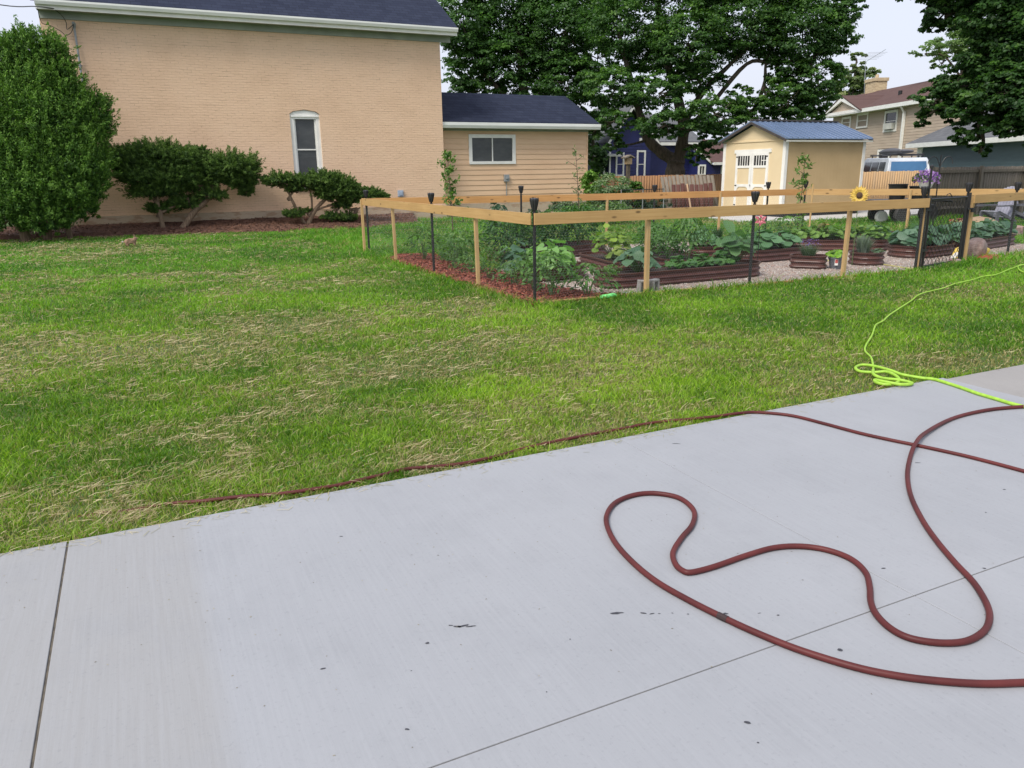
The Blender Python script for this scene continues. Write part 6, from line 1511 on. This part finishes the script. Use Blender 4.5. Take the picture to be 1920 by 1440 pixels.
mb = MB(); mb.ell((0, -.018, p.z), (.052, .022, .052), 14, 8); mb.build('flower_centre', mk('brown_centre', (.10, .055, .03), ns=60, rough=.8, bs=.5), sf_)
mb = MB(); mb.tube([(0, .012, 0), (0, .012, p.z)], .006, 6); mb.build('stake', M['stem'], sf_)
p = atD(1426, 412, 13.6); pf = thing('pink_pinwheel', 'pink metal flower ornament beside the right torch of the front rail', 'garden ornament', (p.x, p.y, 0), YAW - pi / 2)
mb = MB(); petal_disc(mb, 6, .015, .11, .026, 0, .5); petal_disc(mb, 5, .01, .08, .02, -.012, .2); mb.v = [(x, y, z + p.z) for x, y, z in mb.v]; mb.build('petals', mk('pink_enamel', (.72, .22, .26), (.55, .14, .18), ns=20, rough=.4), pf)
mb = MB(); mb.tube([(0, .01, 0), (0, .01, p.z)], .006, 6); mb.build('stake', M['black'], pf)
# bags by the gate post
def sack(name, label, p, rx, ry, rz, rot, mat, tilt=0, part=None):
    t = thing(name, label, 'bag', (p[0], p[1], 0), rot)
    mb = MB(); n_, m_ = 20, 12; vs = []
    for i in range(m_ + 1):
        th = pi * i / m_
        for k in range(n_):
            a = 2 * pi * k / n_; sx = abs(sin(th)) ** .6; q_ = 1 + .06 * sin(5 * a + i) + .04 * sin(9 * a + 2 * i)
            x = rx * sx * (abs(cos(a)) ** .7) * (1 if cos(a) > 0 else -1) * q_; y = ry * sx * (abs(sin(a)) ** .7) * (1 if sin(a) > 0 else -1) * q_; z = rz * cos(th)
            vs.append((x * cos(tilt) - z * sin(tilt), y, max(-rz * .92, x * sin(tilt) + z * cos(tilt)) ))
    zmin = min(v_[2] for v_ in vs); mb.v = [(a, b_, c_ - zmin + .005) for a, b_, c_ in vs]
    mb.f = [((i + 1) * n_ + k, (i + 1) * n_ + (k + 1) % n_, i * n_ + (k + 1) % n_, i * n_ + k) for i in range(m_) for k in range(n_)]
    mb.build('bag_body', mat, t, True); return t, zmin
gpx = lambda px, py: at(px, py)
p = at(1826, 487); sack('mulch_bag', 'big clear plastic sack of brown mulch leaning at the gate latch post', p, .19, .16, .2, .2, mk('clear_sack', (.32, .23, .2), (.2, .13, .11), ns=14, rough=.3, bs=.6, bd=.03), .15)
p = at(1853, 488); sack('red_bag', 'flat red bag lying on the grass right of the gate', p, .26, .16, .05, .2, mk('red_bag', (.42, .05, .05), (.3, .03, .04), ns=6, rough=.35, bs=.4, bd=.02))
p = at(1840, 478); sack('yellow_bag', 'yellow bag corner sticking out behind the mulch sack', p, .16, .1, .07, .1, mk('yellow_bag', (.7, .5, .05), (.6, .42, .04), ns=5, rough=.35), .1)
p = at(1794, 484); t, _ = sack('seed_bag', 'white and yellow bag propped up seen through the gate', p, .2, .09, .06, .3, mk('white_bag', (.66, .64, .58), (.72, .5, .08), ns=4.5, rough=.35, lo=.48, hi=.52), .65)
p = at(1790, 494); sack('pink_bag', 'crumpled pink and grey bag low behind the gate', p, .14, .09, .04, .3, mk('pink_bag', (.5, .16, .18), (.35, .3, .32), ns=6, rough=.4))
# concrete blocks, green pad, puck
M['block'] = mk('concrete_block', (.34, .32, .30), (.26, .25, .235), ns=30, rough=.95, bs=.4)
def cblock(px, py, rot, tilt, lb):
    p = at(px, py); t = MB(); w_, h_, d_ = .15, .19, .09
    t.box(-w_ / 2, w_ / 2, -d_ / 2, d_ / 2, 0, .035); t.box(-w_ / 2, w_ / 2, -d_ / 2, d_ / 2, h_ - .03, h_); t.box(-w_ / 2, -w_ / 2 + .035, -d_ / 2, d_ / 2, .035, h_ - .03); t.box(w_ / 2 - .035, w_ / 2, -d_ / 2, d_ / 2, .035, h_ - .03)
    t.box(-w_ / 2 + .035, w_ / 2 - .035, d_ / 2 - .02, d_ / 2 - .005, .035, h_ - .03)
    o = t.build('concrete_block', M['block'], bevel=.006); o.location = p; o.rotation_euler = (0, tilt, rot); tag(o, lb, 'concrete block', 'concrete blocks at the front stake')
cblock(1204, 551, radians(-12), .08, 'small concrete block leaning left of the front stake'); cblock(1226, 549, radians(20), -.03, 'small concrete block right of the front stake')
p = at(1174, 552); mb = MB(); mb.lathe([(.045, 0), (.05, .012), (.03, .022), (0, .024)], (0, 0, .012), 12); o = mb.build('drip_puck', M['greybox']); o.location = (p.x, p.y, 0); tag(o, 'small flat grey disc on the gravel near the edging board', 'disc')
p = at(1142, 562); mb = MB(); mb.tube(spline([(-.14, -.01, .03), (-.08, .02, .045), (0, -.01, .05), (.07, .02, .055), (.13, .0, .04)], 4), [.012, .02, .026, .03, .03, .028, .03, .032, .034, .034, .032, .03, .028, .026, .024, .02, .014], 8)
o = mb.build('hand_tool', mk('mint_green_plastic', (.2, .75, .22), (.15, .62, .18), ns=4, rough=.4), None, True); o.location = (p.x, p.y, .0); o.rotation_euler = (0, 0, 0); tag(o, 'bright mint green plastic tool lying by the edging board', 'tool')
# lawn edging along the house bed
mb = MB(); pts = spline([(-6, 26.2, .04), (-2.6, 26.1, .05), (-.8, 26.35, .05), (1.0, 26.15, .03)], 6)
for i in range(len(pts) - 1):
    a, b_ = pts[i], pts[i + 1]; mb.add([(a.x, a.y, 0), (b_.x, b_.y, 0), (b_.x, b_.y, .09), (a.x, a.y, .09), (a.x, a.y + .02, 0), (b_.x, b_.y + .02, 0), (b_.x, b_.y + .02, .09), (a.x, a.y + .02, .09)], [(0, 1, 2, 3), (7, 6, 5, 4), (3, 2, 6, 7)])
tag(mb.build('bed_edging', mk('brown_edging', (.07, .045, .035), ns=5)), 'low brown edging strip in front of the arborvitae', 'edging')
# rabbit
p = at(247, 462); rb = thing('rabbit', 'small brown rabbit crouching on the lawn left of the leaning juniper', 'rabbit', (p.x, p.y, .0), YAW - pi / 2 + pi + .3)
me = bpy.data.meshes.new('body')
vv = [(.0, 0, .10), (.07, 0, .125), (.12, 0, .115), (-.07, 0, .145), (-.105, 0, .19), (-.15, 0, .185), (-.095, .018, .25), (-.085, .022, .29), (-.095, -.018, .25), (-.085, -.022, .29), (-.07, .035, .05), (-.095, .035, .012), (-.07, -.035, .05), (-.095, -.035, .012), (.1, .05, .06), (.06, .055, .015), (.1, -.05, .06), (.06, -.055, .015), (.165, 0, .11)]
ee = [(0, 1), (1, 2), (0, 3), (3, 4), (4, 5), (4, 6), (6, 7), (4, 8), (8, 9), (3, 10), (10, 11), (3, 12), (12, 13), (1, 14), (14, 15), (1, 16), (16, 17), (2, 18)]
rads = [.075, .085, .065, .06, .042, .022, .012, .007, .012, .007, .022, .014, .022, .014, .038, .018, .038, .018, .024]
me.from_pydata(vv, ee, []); me.materials.append(mk('rabbit_fur', (.32, .2, .13), (.2, .13, .085), ns=40, rough=.95))
ro = bpy.data.objects.new('body', me); COL.objects.link(ro); ro.parent = rb
sk = ro.modifiers.new('skin', 'SKIN')
for i, v_ in enumerate(me.skin_vertices[0].data): v_.radius = (rads[i], rads[i]); v_.use_root = (i == 0)
ro.modifiers.new('sub', 'SUBSURF').levels = 2; ro.modifiers['sub'].render_levels = 2
mb = MB(); mb.ell((.19, 0, .12), (.025, .022, .025), 10, 6); mb.build('tail', mk('pale_tail', (.55, .48, .42), ns=30), rb, True)
for s_ in (-1, 1): mb = MB(); mb.ell((-.125, s_ * .034, .2), (.008, .005, .009), 8, 6); mb.build('eye', M['black'], rb, True)
# ---- hoses
def hose(name, label, pts, r, mat, k=7, lift=None):
    P_ = []
    for i, q_ in enumerate(pts):
        px, py = q_[:2]; z = q_[2] if len(q_) > 2 else CZ
        v_ = at(px, py, z); v_.z = z + r; P_.append(v_)
    mb = MB(); mb.tube(spline(P_, k), r, 10); o = mb.build(name, mat, None, True); return tag(o, label, 'hose')
m, nt, b = nodes('red_rubber'); n1 = noise(nt, geo(nt), 5, 4); n2 = noise(nt, geo(nt), 90, 3)
nt.links.new(ramp(nt, n1, [(.3, (.07, .014, .014)), (.7, (.12, .024, .022))]), b.inputs['Base Color']); b.inputs['Roughness'].default_value = .5; b.inputs['Specular IOR Level'].default_value = .3; bump(nt, n2, b, .15, .001)
M['hose'] = m
h1 = [(2700, 1130), (2400, 1215), (2200, 1262), (2060, 1280), (1920, 1286), (1840, 1288), (1760, 1283), (1680, 1273), (1600, 1256), (1500, 1225), (1420, 1193), (1355, 1163), (1290, 1130), (1230, 1095), (1185, 1058), (1152, 1020), (1137, 985), (1141, 962), (1158, 944), (1190, 932), (1226, 929), (1265, 935), (1288, 947), (1302, 966), (1297, 990), (1278, 1013), (1262, 1040), (1266, 1062), (1280, 1075), (1297, 1078), (1340, 1067), (1400, 1046), (1450, 1032), (1500, 1029), (1550, 1036), (1595, 1053), (1622, 1078), (1630, 1105), (1632, 1133), (1642, 1157), (1668, 1183), (1705, 1202), (1760, 1211), (1810, 1208), (1842, 1191), (1854, 1168), (1850, 1140), (1826, 1099), (1790, 1060), (1755, 1018), (1728, 978), (1707, 933), (1701, 893), (1707, 858), (1717, 834, CZ + .028), (1735, 815, CZ + .012), (1783, 789), (1840, 774), (1900, 767), (2000, 764), (2120, 790), (2260, 850), (2500, 930), (2800, 980)]
hose('garden_hose', 'dark red rubber hose curving in a big wavy loop on the concrete', h1, .0125, M['hose'])
mb = MB()
ctr = at(1355, 1163, CZ); d_ = (at(1400, 1184, CZ) - at(1320, 1146, CZ)).normalized()
mb.tube([ctr - d_ * .02 + Vector((0, 0, .0125)), ctr + d_ * .02 + Vector((0, 0, .0125))], .0137, 10); o = mb.build('tape_band', mk('dark_hose_clamp', (.035, .018, .018), ns=30)); o.parent = bpy.data.objects['garden_hose']
h2 = [(130, 977, -.02), (187, 967, -.008), (250, 960, .0), (320, 948, .0), (380, 943, .015), (450, 935, .02), (520, 930, .02), (587, 921, .022), (640, 912, .022), (681, 902, .022), (720, 893, .022), (759, 883, .02), (815, 878, .018), (869, 872, .018), (930, 859, .02), (994, 841, .018), (1100, 819, .015), (1160, 808, .015), (1228, 795, .015), (1290, 789, .02), (1339, 784, .026), (1390, 777, CZ), (1425, 776, CZ), (1484, 782, CZ), (1545, 797, CZ), (1612, 815, CZ), (1670, 828, CZ), (1719, 838, CZ), (1770, 849, CZ), (1826, 862, CZ), (1920, 887, CZ), (2050, 925, CZ), (2250, 975, CZ), (2500, 1010, CZ), (2800, 1060, CZ)]
hose('garden_hose', 'dark red rubber hose running along the lawn edge and straight across the concrete', h2, .0105, M['hose'])
M['limehose'] = mk('lime_fabric_hose', (.36, .60, .06), (.27, .48, .04), ns=30, rough=.55, bs=.5, bd=.003)
h3 = [(2500, 850), (2300, 838), (2120, 812), (2000, 785), (1904, 762), (1870, 752), (1833, 741), (1805, 731), (1778, 722), (1751, 714, CZ), (1730, 712, .03), (1711, 709, .035), (1690, 705, .04), (1668, 697, .05), (1638, 689, .04), (1616, 687, .03), (1604, 692, .03), (1612, 699, .03), (1638, 701, .035), (1662, 700, .05), (1680, 708, .05), (1686, 716, .04), (1678, 722, .035), (1660, 724, .03), (1643, 720, .03), (1640, 715, .03), (1655, 718, .045), (1690, 724, .04), (1710, 722, .035), (1690, 716, .05), (1655, 712, .04), (1638, 705, .045), (1637, 696, .04)]
hose('expanding_hose', 'bright lime green hose looping at the corner of the concrete', [(a[0], a[1], a[2] if len(a) > 2 else CZ) for a in h3], .0125, M['limehose'], 5)
h4 = [(1637, 696, .03), (1637, 688, .03), (1633, 672, .03), (1622, 660, .03), (1624, 648, .03), (1635, 630, .03), (1642, 611, .03), (1656, 603, .03), (1669, 591, .03), (1707, 566, .03), (1727, 552, .03), (1767, 542, .025), (1791, 533, .02), (1822, 526, .02), (1845, 519, .025), (1867, 516, .03), (1895, 505, .03), (1920, 497, .03), (1960, 490, .03)]
hose('thin_hose', 'thin twisting lime green hose snaking up the lawn towards the gate', h4, .009, M['limehose'], 5)
h5 = [(1960, 524, .03), (1920, 512, .03), (1909, 504, .03), (1914, 498, .03), (1950, 495, .03)]
hose('thin_hose', 'short curl of lime green hose at the right edge of the lawn', h5, .010, M['limehose'], 5)
M['yellowhose'] = mk('pale_yellow_hose', (.55, .5, .2), (.45, .4, .15), ns=9, rough=.5)
hose('garden_hose', 'pale yellow hose lying across the garden gravel to the gate', [(1640, 494, .01), (1655, 497, .01), (1680, 501, .01), (1700, 504, .01), (1728, 505, .01)], .012, M['yellowhose'])
hose('garden_hose', 'pale yellow hose segment between the round beds on the gravel', [(1312, 478, .01), (1350, 477, .01), (1400, 478, .01)], .012, M['yellowhose'])
hose('garden_hose', 'pale yellow hose piece behind the grey pot', [(1520, 487, .01), (1550, 490, .01), (1585, 491, .01)], .012, M['yellowhose'])
# low broad weeds in the lawn
x, y, r_ = polar(26000, 3.5, 22); k = LAWNX(x, y) & (fbm(x * 1.7 + 9, y * 1.7, 41, 3) > .58); x, y, r_ = x[k], y[k], r_[k]; n = len(x)
o = leaves('lawn_weeds', np.stack([x, y, rng.uniform(.01, .035, n)], 1), rng.normal(size=(n, 3)) * .35 + np.array([0, 0, 1]), .016 * rng.uniform(.6, 1.6, n) * np.maximum(1, r_ / 6) ** .5, lerpc((.05, .14, .02), (.16, .32, .05), rng.random(n)), M['veg'], None, .8)
tag(o, kind='stuff')
# crumbs and clippings blown on the concrete
x = rng.uniform(-2.5, 8, 2600); y = PADY - .02 - np.abs(rng.normal(0, 1.1, 2600)); k = (x < PADX - .03) & (y > .4) & (rng.random(2600) < .22); x, y = x[k], y[k]; n = len(x)
o = flakes('concrete_crumbs', x, y, CZ + .001, .006, .003, lerpc((.10, .08, .05), (.36, .32, .2), rng.random(n)), .001, .05)
x = rng.uniform(-2.5, PADX - .05, 420); y = PADY - .005 - np.abs(rng.normal(0, .045, 420)); n = 420
o = flakes('edge_clippings', x, y, CZ + .002, .05, .0022, lerpc((.2, .2, .05), (.6, .52, .3), rng.random(n)), .003, .05)
